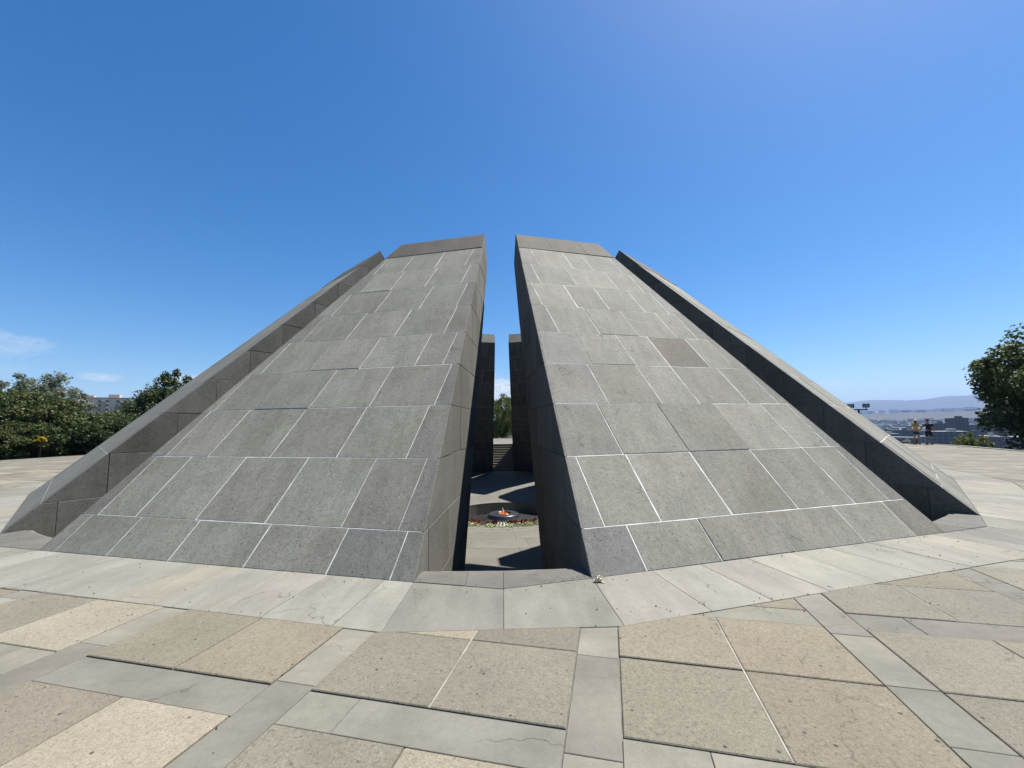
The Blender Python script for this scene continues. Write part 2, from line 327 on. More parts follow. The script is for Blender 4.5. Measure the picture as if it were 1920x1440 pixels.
    for c in range(3):
        l, r = xs[c], xs[c + 1]
        poly = [(-hw(za) if l is None else l, za * k + 0.006), (hw(za) if r is None else r, za * k + 0.006), (hw(zb) if r is None else r, zb * k), (-hw(zb) if l is None else l, zb * k)]
        p2 = inset(poly, lambda p, q: 0.0012 if abs(p[0] - q[0]) < 0.02 else 0.0)
        put(chip(p2, lambda p, q: abs(p[1] - q[1]) < 0.1 and p[1] > za * k + 0.1 or abs(p[0] - q[0]) > 0.05 and abs(p[1] - q[1]) > 0.1, rnd), fr, 'outer', 0.014 + 0.003 * c, tone(rnd, (0.128, 0.116, 0.100), 0.10, 0.02), 0.0, 'coping_stone')
    # side faces: vertical radial planes, courses level with the outer rows, upright joints
    levels = [ZF, -1.23, -0.39] + ROWS[1:] + [PEAK[1]]
    prof = [(R / CS, z) for R, z in PROFILE]
    edges = []
    pc = prof if area2(prof) > 0 else prof[::-1]
    for i in range(n):
        p, q = pc[i], pc[(i + 1) % n]; l = math.hypot(q[0] - p[0], q[1] - p[1]); nn = ((q[1] - p[1]) / l, -(q[0] - p[0]) / l); edges.append((nn, nn[0] * p[0] + nn[1] * p[1]))
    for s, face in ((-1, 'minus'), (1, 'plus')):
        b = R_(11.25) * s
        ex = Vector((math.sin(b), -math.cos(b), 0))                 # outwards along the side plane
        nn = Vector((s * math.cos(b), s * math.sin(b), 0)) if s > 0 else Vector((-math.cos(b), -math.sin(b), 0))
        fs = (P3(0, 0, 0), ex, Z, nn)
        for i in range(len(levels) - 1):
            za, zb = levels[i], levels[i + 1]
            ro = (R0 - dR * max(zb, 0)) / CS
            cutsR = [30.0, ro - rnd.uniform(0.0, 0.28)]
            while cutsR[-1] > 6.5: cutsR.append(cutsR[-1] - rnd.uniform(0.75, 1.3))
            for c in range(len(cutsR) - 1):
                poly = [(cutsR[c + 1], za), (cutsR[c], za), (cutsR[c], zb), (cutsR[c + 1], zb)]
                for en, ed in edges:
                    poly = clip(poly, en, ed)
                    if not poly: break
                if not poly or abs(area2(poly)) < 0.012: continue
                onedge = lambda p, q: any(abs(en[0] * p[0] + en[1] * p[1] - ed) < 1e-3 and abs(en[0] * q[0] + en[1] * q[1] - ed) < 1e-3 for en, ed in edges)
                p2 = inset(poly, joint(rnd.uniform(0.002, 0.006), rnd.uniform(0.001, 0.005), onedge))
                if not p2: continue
                put(p2, fs, face, rnd.uniform(0.003, 0.011), tone(rnd, (0.208, 0.203, 0.188), 0.18, 0.018), 0.005)  # darker than the outer face: side shade put into the colour, plus streak stains
    # inner overhanging face and top end
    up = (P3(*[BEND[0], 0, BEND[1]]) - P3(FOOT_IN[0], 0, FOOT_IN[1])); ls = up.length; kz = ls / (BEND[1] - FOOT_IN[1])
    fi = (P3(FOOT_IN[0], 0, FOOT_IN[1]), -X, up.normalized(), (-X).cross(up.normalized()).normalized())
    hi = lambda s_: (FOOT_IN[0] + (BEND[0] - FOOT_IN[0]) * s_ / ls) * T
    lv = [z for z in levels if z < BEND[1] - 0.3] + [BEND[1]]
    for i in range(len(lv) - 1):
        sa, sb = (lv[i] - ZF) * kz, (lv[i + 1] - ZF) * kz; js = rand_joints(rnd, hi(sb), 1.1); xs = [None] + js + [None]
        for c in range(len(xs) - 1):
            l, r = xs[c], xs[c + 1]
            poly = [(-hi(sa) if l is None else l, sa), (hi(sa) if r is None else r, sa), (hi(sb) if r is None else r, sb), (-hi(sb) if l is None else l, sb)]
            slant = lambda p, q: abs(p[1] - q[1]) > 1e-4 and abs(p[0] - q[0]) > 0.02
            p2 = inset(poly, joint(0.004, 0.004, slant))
            if p2: put(p2, fi, 'inner', rnd.uniform(0.003, 0.008), tone(rnd, (0.20, 0.195, 0.18), 0.12))  # darker base again: part of the overhang's shade is in the stone colour
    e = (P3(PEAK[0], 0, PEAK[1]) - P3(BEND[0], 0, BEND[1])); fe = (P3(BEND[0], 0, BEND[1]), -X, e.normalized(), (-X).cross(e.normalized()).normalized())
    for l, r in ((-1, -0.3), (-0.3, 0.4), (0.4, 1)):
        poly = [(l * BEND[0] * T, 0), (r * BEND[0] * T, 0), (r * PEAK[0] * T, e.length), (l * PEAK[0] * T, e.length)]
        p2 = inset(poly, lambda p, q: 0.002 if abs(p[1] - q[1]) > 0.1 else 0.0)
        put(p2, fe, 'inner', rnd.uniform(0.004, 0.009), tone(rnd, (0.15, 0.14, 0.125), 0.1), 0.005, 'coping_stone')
    if rest.v: o = rest.build('cladding', M['basalt'], root); tag(o, kind='stuff')
    return root
LAB = {-15: 'broad grey basalt pylon facing the plaza, its side towards the narrow gap sunlit', 15: 'broad basalt pylon with one dark brown stone in its sunlit face, wide white joints',
       -45: 'basalt pylon seen edge-on with a dim grey side, next to leafy trees', 45: 'basalt pylon seen edge-on with a near black side, next to city view and two visitors',
       -165: 'far basalt pylon in shade behind the flame, on the same side as the leafy trees', 165: 'far basalt pylon in shade behind the flame, on the same side as the city view'}
DET = {-15: ('outer', 'plus'), 15: ('outer', 'minus'), -45: ('outer', 'plus'), 45: ('outer', 'minus'), -165: ('inner',), 165: ('inner',)}
for k in range(12):
    ang = -165 + 30 * k
    side_ = 'trees' if ang < 0 else 'city view'
    pylon(ang, LAB.get(ang, 'basalt pylon of the ring hidden behind the others, towards the %s' % side_), DET.get(ang, ()))

# ------------------------------------------------------------------ plaza paving
def polar(ang, r, z=0.0): a = R_(ang); return Vector((r * math.sin(a), -r * math.cos(a), z))
RING_OUT = []                           # 24 edges: facing each pylon (dist 16.41) and each gap (dist 16.71)
for k in range(12):
    RING_OUT.append((15 + 30 * k, 16.41)); RING_OUT.append((30 * k, 16.71))
RING_OUT.sort()
RO_HP = [((math.sin(R_(a)), -math.cos(R_(a))), d) for a, d in RING_OUT]
def plaza_r(ang):
    ks = [(-180, 28.6), (-130, 28.2), (-97, 29.2), (-60, 29.0), (0, 29.0), (60, 27.5), (91, 27.0), (103, 29.6), (118, 29.4), (140, 28.8), (180, 28.6)]
    ang = (ang + 180) % 360 - 180
    for (a, r), (b, s) in zip(ks, ks[1:]):
        if a <= ang <= b: t = (ang - a) / (b - a); t = t * t * (3 - 2 * t); return r + (s - r) * t
OUTLINE = [(plaza_r(a) * math.sin(R_(a)), -plaza_r(a) * math.cos(R_(a))) for a in range(-180, 180, 4)]
v = []; nO = len(OUTLINE)
inner = [(15.24 / math.cos(R_(0)) * math.sin(R_(a)), -15.24 * math.cos(R_(a))) for a in range(-180, 180, 4)]
ZB = -0.009
v = [(x, y, ZB) for x, y in OUTLINE] + [(x, y, ZB) for x, y in inner] + [(x, y, -1.2) for x, y in OUTLINE]
f = [(i, (i + 1) % nO, nO + (i + 1) % nO, nO + i) for i in range(nO)] + [((i + 1) % nO, i, 2 * nO + i, 2 * nO + (i + 1) % nO) for i in range(nO)]
plaza = tag(mesh_obj('plaza_pavement', v, [q[::-1] for q in f], M['joint']), kind='structure')
GF = (Vector((0, 0, 0)), Vector((1, 0, 0)), Vector((0, 1, 0)), Vector((0, 0, 1)))
GA = R_(14.35); E1 = (math.cos(GA), -math.sin(GA)); E2 = (math.sin(GA), math.cos(GA))
UP, VP, SW = 2.052, 1.99, 0.315; U0, V0 = 0.690, -17.575
W2 = lambda u, v_: (u * E1[0] + v_ * E2[0], u * E1[1] + v_ * E2[1])
prnd = random.Random(77)
pieces = {'paving_panel': [], 'border_stone': [], 'joint_mortar': []}
def add_piece(kind, u0, u1, v0, v1, gap):
    cx, cy = W2((u0 + u1) / 2, (v0 + v1) / 2); rr = math.hypot(cx, cy)
    if rr > 31 or rr < 15.2: return
    quad = [W2(u0 + gap, v0 + gap), W2(u1 - gap, v0 + gap), W2(u1 - gap, v1 - gap), W2(u0 + gap, v1 - gap)]
    if rr > 26:
        for i in range(nO):
            p, q = OUTLINE[i], OUTLINE[(i + 1) % nO]; l = math.hypot(q[0] - p[0], q[1] - p[1]); n_ = ((q[1] - p[1]) / l, -(q[0] - p[0]) / l)
            if math.hypot((p[0] + q[0]) / 2 - cx, (p[1] + q[1]) / 2 - cy) < 4:
                quad = clip(quad, n_, n_[0] * p[0] + n_[1] * p[1] - 0.33)
                if not quad: return
    polys = []
    if rr < 18.5:
        rem = quad; ca = math.degrees(math.atan2(cx, -cy))
        for n_, d in sorted(RO_HP, key=lambda h: -(h[0][0] * cx + h[0][1] * cy - h[1]))[:3]:
            o = clip(rem, (-n_[0], -n_[1]), -(d + 0.008))
            if o and abs(area2(o)) > 0.002: polys.append(o)
            rem = clip(rem, n_, d + 0.008)
            if not rem: break
    else: polys = [quad]
    if polys: pieces[kind].append((polys, ((u0 + u1) / 2, (v0 + v1) / 2)))
for i in range(-18, 18):
    ua = U0 + i * UP
    for j in range(-18, 20):
        va = V0 + j * VP
        # panels: two by two between the strips
        um = ua + SW + (UP - SW) / 2; vm = va + SW + (VP - SW) / 2
        g = prnd.uniform(0.002, 0.006)
        for (a, b) in ((ua + SW, um), (um, ua + UP)):
            for (c, d) in ((va + SW, vm), (vm, va + VP)): add_piece('paving_panel', a, b, c, d, g + prnd.uniform(0, 0.002))
        if prnd.random() < 0.8: add_piece('joint_mortar', um - 0.0065, um + 0.0045, va + SW + 0.01, va + VP - 0.01, 0.0)
        # row strip between two column strips
        cuts = [ua + SW] + sorted(prnd.uniform(ua + SW + 0.3, ua + UP - 0.3) for _ in range(prnd.choice((0, 1, 1)))) + [ua + UP]
        for c in range(len(cuts) - 1): add_piece('border_stone', cuts[c], cuts[c + 1], va, va + SW, 0.0025)
    y = -32.0
    while y < 32:
        l = prnd.uniform(0.4, 1.15); add_piece('border_stone', ua, ua + SW, y, y + l, 0.0025); y += l
PANEL_TONES = [(0.250, 0.236, 0.198), (0.262, 0.244, 0.202), (0.244, 0.234, 0.202), (0.270, 0.249, 0.206), (0.258, 0.246, 0.212)]
# single panels that stand out in the photograph: place in the paving grid and colour
SINGLE = [(2.2, -18.0, (0.385, 0.350, 0.290)), (0.2, -16.7, (0.355, 0.332, 0.282)), (4.35, -18.15, (0.360, 0.332, 0.276)), (6.3, -16.0, (0.292, 0.260, 0.210)), (6.35, -17.0, (0.256, 0.232, 0.190)), (5.45, -16.0, (0.280, 0.256, 0.212)),
          (2.2, -16.85, (0.288, 0.262, 0.210)), (1.35, -16.85, (0.262, 0.244, 0.200)), (7.5, -15.0, (0.250, 0.240, 0.210)), (8.35, -14.9, (0.240, 0.228, 0.200)), (7.5, -16.0, (0.262, 0.244, 0.210)), (4.3, -16.2, (0.232, 0.218, 0.190)), (3.45, -16.85, (0.252, 0.238, 0.202)), (4.35, -16.85, (0.258, 0.246, 0.210)), (5.45, -16.9, (0.262, 0.247, 0.206)), (3.45, -18.0, (0.248, 0.236, 0.202)), (1.35, -18.0, (0.272, 0.248, 0.208))]
def piece_look(kind, uc, vc):
    if kind == 'joint_mortar': return tone(prnd, (0.5, 0.48, 0.42), 0.1), 0.002, 0.0005
    if kind == 'paving_panel':
        for a, b, c in SINGLE:
            if abs(a - uc) < 0.42 and abs(b - vc) < 0.42: return tone(prnd, c, 0.02, 0.005), prnd.uniform(0.004, 0.010), 0.006
        r = prnd.random()
        if r < 0.07: c = tone(prnd, (0.350, 0.318, 0.262), 0.06, 0.01)
        elif r < 0.15: c = tone(prnd, (0.205, 0.190, 0.166), 0.08, 0.01)
        else: c = tone(prnd, prnd.choice(PANEL_TONES), 0.07, 0.012)
        return c, prnd.uniform(0.002, 0.008), 0.005
    c = tone(prnd, (0.322, 0.312, 0.272) if prnd.random() < 0.6 else (0.272, 0.264, 0.234), 0.08, 0.010)
    return c, prnd.uniform(-0.001, 0.003), 0.003
def screen_size(polys):
    pts = [project((x, y, 0)) for q in polys for x, y in q]
    if any(p is None for p in pts): return 0
    xs = [p[0] for p in pts]; ys = [p[1] for p in pts]
    if max(xs) < 0 or min(xs) > 1920 or min(ys) > 1440: return 0
    # things right behind the pylons are out of sight
    cx = sum(x for q in polys for x, y in q) / sum(len(q) for q in polys); cy = sum(y for q in polys for x, y in q) / sum(len(q) for q in polys)
    if cy > -10 and abs(math.degrees(math.atan2(cx, cy + 20.5))) < 44: return 0
    return sum(abs(area2([project((x, y, 0)) for x, y in q])) for q in polys)
for kind, lst in pieces.items():
    mt = M['panel'] if kind == 'paving_panel' else M['border'] if kind == 'border_stone' else M['joint_pale']
    lst.sort(key=lambda p: -screen_size(p[0])); rest = MB()
    for i, (polys, (uc, vc)) in enumerate(lst):
        col, top, ch = piece_look(kind, uc, vc); solo = kind != 'joint_mortar' and i < 290 and screen_size(polys) > 30
        mb = MB() if solo else rest; tl = prnd.uniform(0, 0.003)
        for q in polys: plate(mb, q, GF, top, 0.03, prnd, ch, col, tl if kind == 'paving_panel' and len(polys) == 1 else 0)
        if solo: mb.build(kind, mt, plaza)
    o = rest.build(kind + '_field', mt, plaza); tag(o, kind='stuff')
# pale ring of stones round the pylons
RJ = {-15: [-2.62, -2.18, -1.45, -0.72, 0.05, 0.68, 1.35, 2.02, 2.80], 15: [-2.36, -1.62, -0.86, -0.10, 0.62, 1.42, 2.2, 2.85]}
for k in range(12):
    ang = -165 + 30 * k; hw_o = 16.41 * math.tan(R_(11.36)); hw_i = (R0 + 0.008) * T
    js = RJ.get(ang) or [-2.7 + 0.77 * i + prnd.uniform(-.15, .15) for i in range(8)]
    fr = (polar(ang, 0), polar(ang + 90, 1).normalized(), polar(ang + 180, 1).normalized(), Vector((0, 0, 1)))
    xs = [None] + js + [None]
    for c in range(len(xs) - 1):
        l, r = xs[c], xs[c + 1]; sk = prnd.uniform(-0.03, 0.03)
        poly = [(-hw_o if l is None else l, -16.405), (hw_o if r is None else r, -16.405), (hw_i if r is None else r * 0.955, -R0 - 0.012), (-hw_i if l is None else l * 0.955, -R0 - 0.012)]
        p2 = inset(poly, lambda p, q: 0.0 if abs(p[1] - q[1]) < 1e-3 else 0.003)
        if not p2: continue
        mb = MB(); col = tone(prnd, (0.360, 0.355, 0.320), 0.07, 0.012)
        if prnd.random() < 0.10: col = tone(prnd, (0.375, 0.355, 0.308), 0.04, 0.01)
        plate(mb, p2, fr, prnd.uniform(0.0, 0.003), 0.03, prnd, 0.003, col, 0.0); mb.build('ring_stone', M['ring'], plaza)
    # two stones in front of each gap, and the darker threshold behind them
    a0 = ang + 15; fr = (polar(a0, 0), polar(a0 + 90, 1).normalized(), polar(a0 + 180, 1).normalized(), Vector((0, 0, 1)))
    ho = 16.71 * math.tan(R_(3.64)); hi_ = (R0 / CS) * math.sin(R_(3.75)); yi = R0 / CS * math.cos(R_(3.75)) + 0.01
    for s, colb in ((-1, (0.285, 0.278, 0.252)), (1, (0.310, 0.302, 0.268))):
        poly = [(0, -16.705), (s * ho, -16.705), (s * hi_, -yi), (0, -15.83)]
        p2 = inset(poly, lambda p, q: 0.003 if abs(p[0] - q[0]) < 0.1 and abs(p[0]) < 0.5 else 0.001)
        mb = MB(); plate(mb, p2, fr, 0.001 + 0.001 * s, 0.03, prnd, 0.003, tone(prnd, colb, 0.05), 0.0); mb.build('ring_stone', M['ring'], plaza)
    hx = lambda y: y * math.tan(R_(3.75))
    for l, r in ((-1.0, -0.42), (-0.42, 0.0), (0.0, 1.0)):
        yb = lambda t: yi - 0.01 + (15.83 - yi) * (1 - abs(t))
        poly = [(l * hi_, -yb(l)), (r * hi_, -yb(r)), (r * hx(15.27), -15.27), (l * hx(15.27), -15.27)]
        p2 = inset(poly, 0.002)
        if p2: mb = MB(); plate(mb, p2, fr, prnd.uniform(0.002, 0.005), 0.4, prnd, 0.004, tone(prnd, (0.20, 0.196, 0.184), 0.06), 0.0); mb.build('threshold_stone', M['border'], plaza)
# pale kerb along the outer edge
n_k = 0
for i in range(nO):
    p, q = Vector((*OUTLINE[i], 0)), Vector((*OUTLINE[(i + 1) % nO], 0))
    pin, qin = p * (1 - 0.32 / p.length), q * (1 - 0.32 / q.length)
    if p.y < -12: continue
    mb = MB(); d = (q - p).normalized() * 0.004
    vv = [p + d, q - d, qin - d, pin + d]; mb.add([w + Vector((0, 0, -0.03)) for w in vv] + [w + Vector((0, 0, 0.03)) for w in vv], [(0, 1, 5, 4), (1, 2, 6, 5), (2, 3, 7, 6), (3, 0, 4, 7), (4, 5, 6, 7)], tone(prnd, (0.40, 0.39, 0.355), 0.05))
    mb.build('kerb_stone', M['border'], plaza)

gr = MB(); grn = random.Random(55)
for i in range(340):
    a = grn.uniform(-34, 34); r = grn.choice((grn.uniform(15.5, 16.7), grn.gauss(16.45, 0.05), grn.uniform(16.6, 19.5), grn.uniform(15.34, 15.5) / math.cos(R_(((a + 30) % 30) - 15)))); p = polar(a, r, 0.006); k = grn.uniform(0.004, 0.011)
    v4 = [p + Vector((grn.uniform(-1, 1), grn.uniform(-1, 1), 0)) * k * 1.6 for _ in range(3)] + [p + Vector((0, 0, k * 0.9))]; gr.add(v4, [(0, 1, 3), (1, 2, 3), (2, 0, 3)])
tag(gr.build('grit', plain('grit', (0.10, 0.07, 0.05), 0.9)), 'scattered dark grit and dry leaf bits on the paving', 'grit', None, 'stuff')

# ------------------------------------------------------------------ sunken floor, stairs, flame
RW = 2.60; ZR = -2.52
RS, ZS = 4.9, -2.20
floor_z = lambda r: ZF if r >= 12.3 else ZF + (ZS - ZF) * (12.3 - r) / (12.3 - RS) if r > RS else ZS + (ZR - ZS) * (RS - r) / (RS - RW)
mb = MB(); mb.lathe([(15.6, ZF - 0.02), (12.3, ZF - 0.02), (RS, ZS - 0.02), (RW + 0.01, ZR - 0.02), (RW + 0.01, -3.3), (0.0, -3.3)], 72)
pit = tag(mb.build('pit_floor', M['joint']), kind='structure')
frnd = random.Random(5)
def arc_plate(name, r0, r1, a0, a1, z0, z1, thick, mt, parent, col, gap=0.006, seg=4, lift=0.0):
    vv = []; g0 = math.degrees(gap / r0); g1 = math.degrees(gap / r1)
    for (r, g, z) in ((r0 + gap, g0, z0), (r1 - gap, g1, z1)):
        for i in range(seg + 1):
            a = a0 + g + (a1 - a0 - 2 * g) * i / seg
            vv.append(polar(a, r, z + lift)); 
    n_ = seg + 1; top = list(vv); vv = top + [p - Vector((0, 0, thick)) for p in top]; ff = []
    for i in range(seg): ff.append((i, i + 1, n_ + i + 1, n_ + i)[::-1])
    m_ = 2 * n_
    for i in range(seg): ff.append((i, i + 1, m_ + i + 1, m_ + i)); ff.append((n_ + i + 1, n_ + i, m_ + n_ + i, m_ + n_ + i + 1))
    ff.append((n_, 0, m_, m_ + n_)); ff.append((seg, n_ + seg, m_ + n_ + seg, m_ + seg))
    return mesh_obj(name, vv, ff, mt, parent, [col] * len(ff))
radii = [RW - 0.008, 3.0, 3.9, 4.9, 5.9, 7.1, 8.6, 10.2, 12.3]
for i in range(len(radii) - 1):
    n_ = [20, 12, 14, 18, 22, 26, 30, 34][i]; off = frnd.uniform(0, 10)
    for k in range(n_):
        a0, a1 = off + 360 * k / n_, off + 360 * (k + 1) / n_
        arc_plate('floor_slab', radii[i], radii[i + 1], a0, a1, floor_z(radii[i]), floor_z(radii[i + 1]), 0.04, M['floor'], pit, tone(frnd, (0.30, 0.292, 0.262), 0.06, 0.01), 0.004, 3, frnd.uniform(0, 0.003))
for k in range(26):      # stones of the well's wall
    a0, a1 = 360 * k / 26, 360 * (k + 1) / 26; vv = []; r = RW - frnd.uniform(0, 0.008)
    for z in (-3.28, ZR - 0.045):
        for i in range(4): vv.append(polar(a0 + 0.12 + (a1 - a0 - 0.24) * i / 3, r, z))
    ff = [(i, i + 1, 5 + i, 4 + i)[::-1] for i in range(3)]
    mesh_obj('wall_stone', vv, ff, M['floor'], pit, [tone(frnd, (0.30, 0.29, 0.265), 0.15, 0.02)] * 3)
# radial dark stones rising to the bowl
mb = MB(); mb.lathe([(RW - 0.012, -3.14), (0.70, -2.745), (0.0, -2.745)], 64, col=(0.85, 0.83, 0.78)); hearth = mb.build('hearth', M['floor'])
tag(hearth, 'low stone cone of radial dark slabs round the eternal flame', 'hearth')
for k in range(44):
    a = 360 * k / 44 + 2; w = 360 / 44
    arc_plate('radial_slab', 0.72, RW - 0.03, a + w * 0.25, a + w * 0.75, -2.70, -3.085, 0.05, M['dark_stone'], hearth, tone(frnd, (0.060, 0.058, 0.056), 0.2, 0.02), 0.0, 2)
bowl = MB(); bowl.lathe([(0.0, -2.80), (0.80, -2.80), (0.81, -2.72), (0.72, -2.56), (0.70, -2.545), (0.40, -2.535), (0.36, -2.545), (0.30, -2.62), (0.0, -2.63)], 56)
M['bowl'] = plain('dark_bowl', (0.040, 0.043, 0.050), 0.38, 0.0, noise=0.15, nscale=8)
bo = bowl.build('fire_bowl', M['bowl']); tag(bo, 'round dark bowl holding the eternal flame', 'bowl')
rim = MB(); rim.lathe([(0.345, -2.540), (0.365, -2.522), (0.40, -2.520), (0.415, -2.532)], 48); rim.build('rim', plain('bowl_rim', (0.10, 0.105, 0.115), 0.3, 0.6), bo, True)
def flame_mat():
    m = mat('flame'); nt = m.node_tree; N = nt.nodes; L = nt.links; N.clear(); out = N.new('ShaderNodeOutputMaterial'); em = N.new('ShaderNodeEmission'); em.inputs['Strength'].default_value = 0.5
    g = N.new('ShaderNodeNewGeometry'); sp = N.new('ShaderNodeSeparateXYZ'); L.new(g.outputs['Position'], sp.inputs[0]); mr = N.new('ShaderNodeMapRange'); L.new(sp.outputs['Z'], mr.inputs['Value'])
    mr.inputs['From Min'].default_value = -2.62; mr.inputs['From Max'].default_value = -2.12
    cr = N.new('ShaderNodeValToRGB'); L.new(mr.outputs[0], cr.inputs[0]); e = cr.color_ramp.elements; e[0].color = (0.9, 0.12, 0.03, 1); e[1].color = (0.85, 0.42, 0.2, 1); x = e.new(0.45); x.color = (1.0, 0.42, 0.16, 1)
    tr = N.new('ShaderNodeBsdfTransparent'); mx = N.new('ShaderNodeMixShader'); mx.inputs[0].default_value = 0.82
    L.new(cr.outputs[0], em.inputs[0]); L.new(tr.outputs[0], mx.inputs[1]); L.new(em.outputs[0], mx.inputs[2]); L.new(mx.outputs[0], out.inputs[0]); return m
fl = MB()
for (x, y, h, r, ph) in ((0.0, 0, 0.42, 0.032, 0.0), (-0.10, -0.05, 0.16, 0.045, 1.4), (0.10, 0.02, 0.12, 0.04, 2.6), (-0.03, 0.08, 0.20, 0.036, 4.0), (-0.16, 0.02, 0.13, 0.07, 5.0), (0.2, -0.02, 0.11, 0.06, 0.7)):
    pts = []; rd = []
    for i in range(9):
        t = i / 8; pts.append((x + 0.05 * math.sin(ph + t * 5.5) * t, y + 0.05 * math.cos(ph * 1.3 + t * 5) * t, -2.62 + h * 0.82 * t)); rd.append(max(0.004, 0.85 * r * (0.55 + 1.3 * t) * (1 - t) ** 0.8 + 0.004))
    fl.tube(pts, rd, 9)
fo = fl.build('flame', flame_mat(), None, True); tag(fo, 'small orange eternal flame burning in the dark bowl', 'flame')
# stairs in the twelve gaps
NS = 10; r_top, r_bot = 15.26, 12.35
for k in range(12):
    a0 = -180 + 30 * k; st = empty('stairs', polar(a0, r_top), R_(a0)); tag(st, kind='structure')
    for i in range(NS):
        ra = r_top - (r_top - r_bot) * i / NS; rb = r_bot; zt = ZF * (i + 1) / (NS + 1) if i < NS else ZF
        rb = r_top - (r_top - r_bot) * (i + 1) / NS
        wa, wb = ra * math.tan(R_(3.72)), rb * math.tan(R_(3.72))
        vv = [(-wa, r_top - ra, ZF - .1), (wa, r_top - ra, ZF - .1), (wb, r_top - rb, ZF - .1), (-wb, r_top - rb, ZF - .1)]
        top = [(-wa, r_top - ra, zt), (wa, r_top - ra, zt), (wb, r_top - rb - 0.012, zt), (-wb, r_top - rb - 0.012, zt)]
        mesh_obj('step', vv + top, [(4, 5, 6, 7), (2, 3, 7, 6), (0, 1, 5, 4), (1, 2, 6, 5), (3, 0, 4, 7)], M['floor'], st, [tone(frnd, (0.30, 0.29, 0.265), 0.05)] * 5)
# carnations laid along the rim of the well
M['stem'] = plain('carnation_stem', (0.36, 0.43, 0.12), 0.6, noise=0.3, nscale=30); M['red'] = plain('carnation_red', (0.32, 0.010, 0.02), 0.6); M['pink'] = plain('carnation_pale', (0.75, 0.22, 0.15), 0.6)
def carnation_meshes(red):
    s = MB(); s.tube([(0, 0, 0.012), (0.005, 0.22, 0.016), (-0.01, 0.42, 0.02), (0, 0.50, 0.03)], [0.011, 0.010, 0.009, 0.012], 6)
    for t, sg in ((0.16, 1), (0.26, -1), (0.34, 1)): s.add([(0, t, 0.02), (sg * 0.07, t + 0.05, 0.035), (sg * 0.09, t + 0.14, 0.03), (sg * 0.02, t + 0.06, 0.018)], [(0, 1, 2, 3)])
    h = MB(); rn = random.Random(3)
    for i in range(46):
        a = rn.uniform(0, 6.28); b = rn.uniform(-0.3, 1.5); d = Vector((math.cos(a) * math.cos(b), math.sin(b) * 0.8 + 0.25, math.sin(a) * math.cos(b))).normalized()
        t = d.orthogonal().normalized(); u = d.cross(t); c = Vector((0, 0.53, 0.045)); p = c + d * 0.055
        h.add([c + d * 0.01, p + t * 0.024, p + d * 0.012, p - t * 0.024], [(0, 1, 2, 3)]); h.add([c + d * 0.01, p + u * 0.022, p + d * 0.008, p - u * 0.022], [(0, 1, 2, 3)])
    return mesh_data('stem', s, M['stem']), mesh_data('bloom', h, red)
def mesh_data(name, mb, mt):
    me = bpy.data.meshes.new(name); me.from_pydata(mb.v, [], mb.f); me.update(); me.materials.append(mt); return me
red_m = carnation_meshes(M['red']); pale_m = carnation_meshes(M['pink'])
crn = random.Random(21)
for k in range(42):
    a = crn.uniform(-36, 36); pale = a < -17 and crn.random() < 0.75
    r = RW + 0.70 + crn.uniform(-0.06, 0.12) + (0.05 if pale else 0); p = polar(a, r, floor_z(r) + 0.012)
    rt = empty('carnation', p, R_(a) + crn.uniform(-0.55, 0.55)); sc = crn.uniform(1.05, 1.35); rt.scale = (sc, sc, sc)
    ms = pale_m if pale else red_m
    link_mesh('stem', ms[0], rt); link_mesh('bloom', ms[1], rt)
    tag(rt, 'pale pink carnation laid on the rim round the flame' if pale else 'dark red carnation with green stem laid on the rim round the flame', 'flower', 'pale carnations on the rim of the fire pit' if pale else 'red carnations on the rim of the fire pit')
# small dried flower at the corner of the pylon
df = MB(); rn = random.Random(8)
for i in range(26):
    c = Vector((rn.gauss(0, .022), rn.gauss(0, .016), rn.uniform(0.01, .06))); d = Vector((rn.uniform(-1, 1), rn.uniform(-1, 1), rn.uniform(-.2, 1))).normalized(); t = d.orthogonal() * 0.022; u = d.cross(t).normalized() * 0.018
    df.add([c - t, c + u, c + t, c - u], [(0, 1, 2, 3)])
df.tube([(0.05, -0.05, 0.006), (0.0, 0, 0.02)], [0.006, 0.006], 5)
o = df.build('dried_flower', plain('dried_petals', (1.4, 1.25, 0.9), 0.8)); o.location = (1.07, -15.70, 0.004); tag(o, 'small pale dried flower lying at the foot of the pylon corner', 'flower')

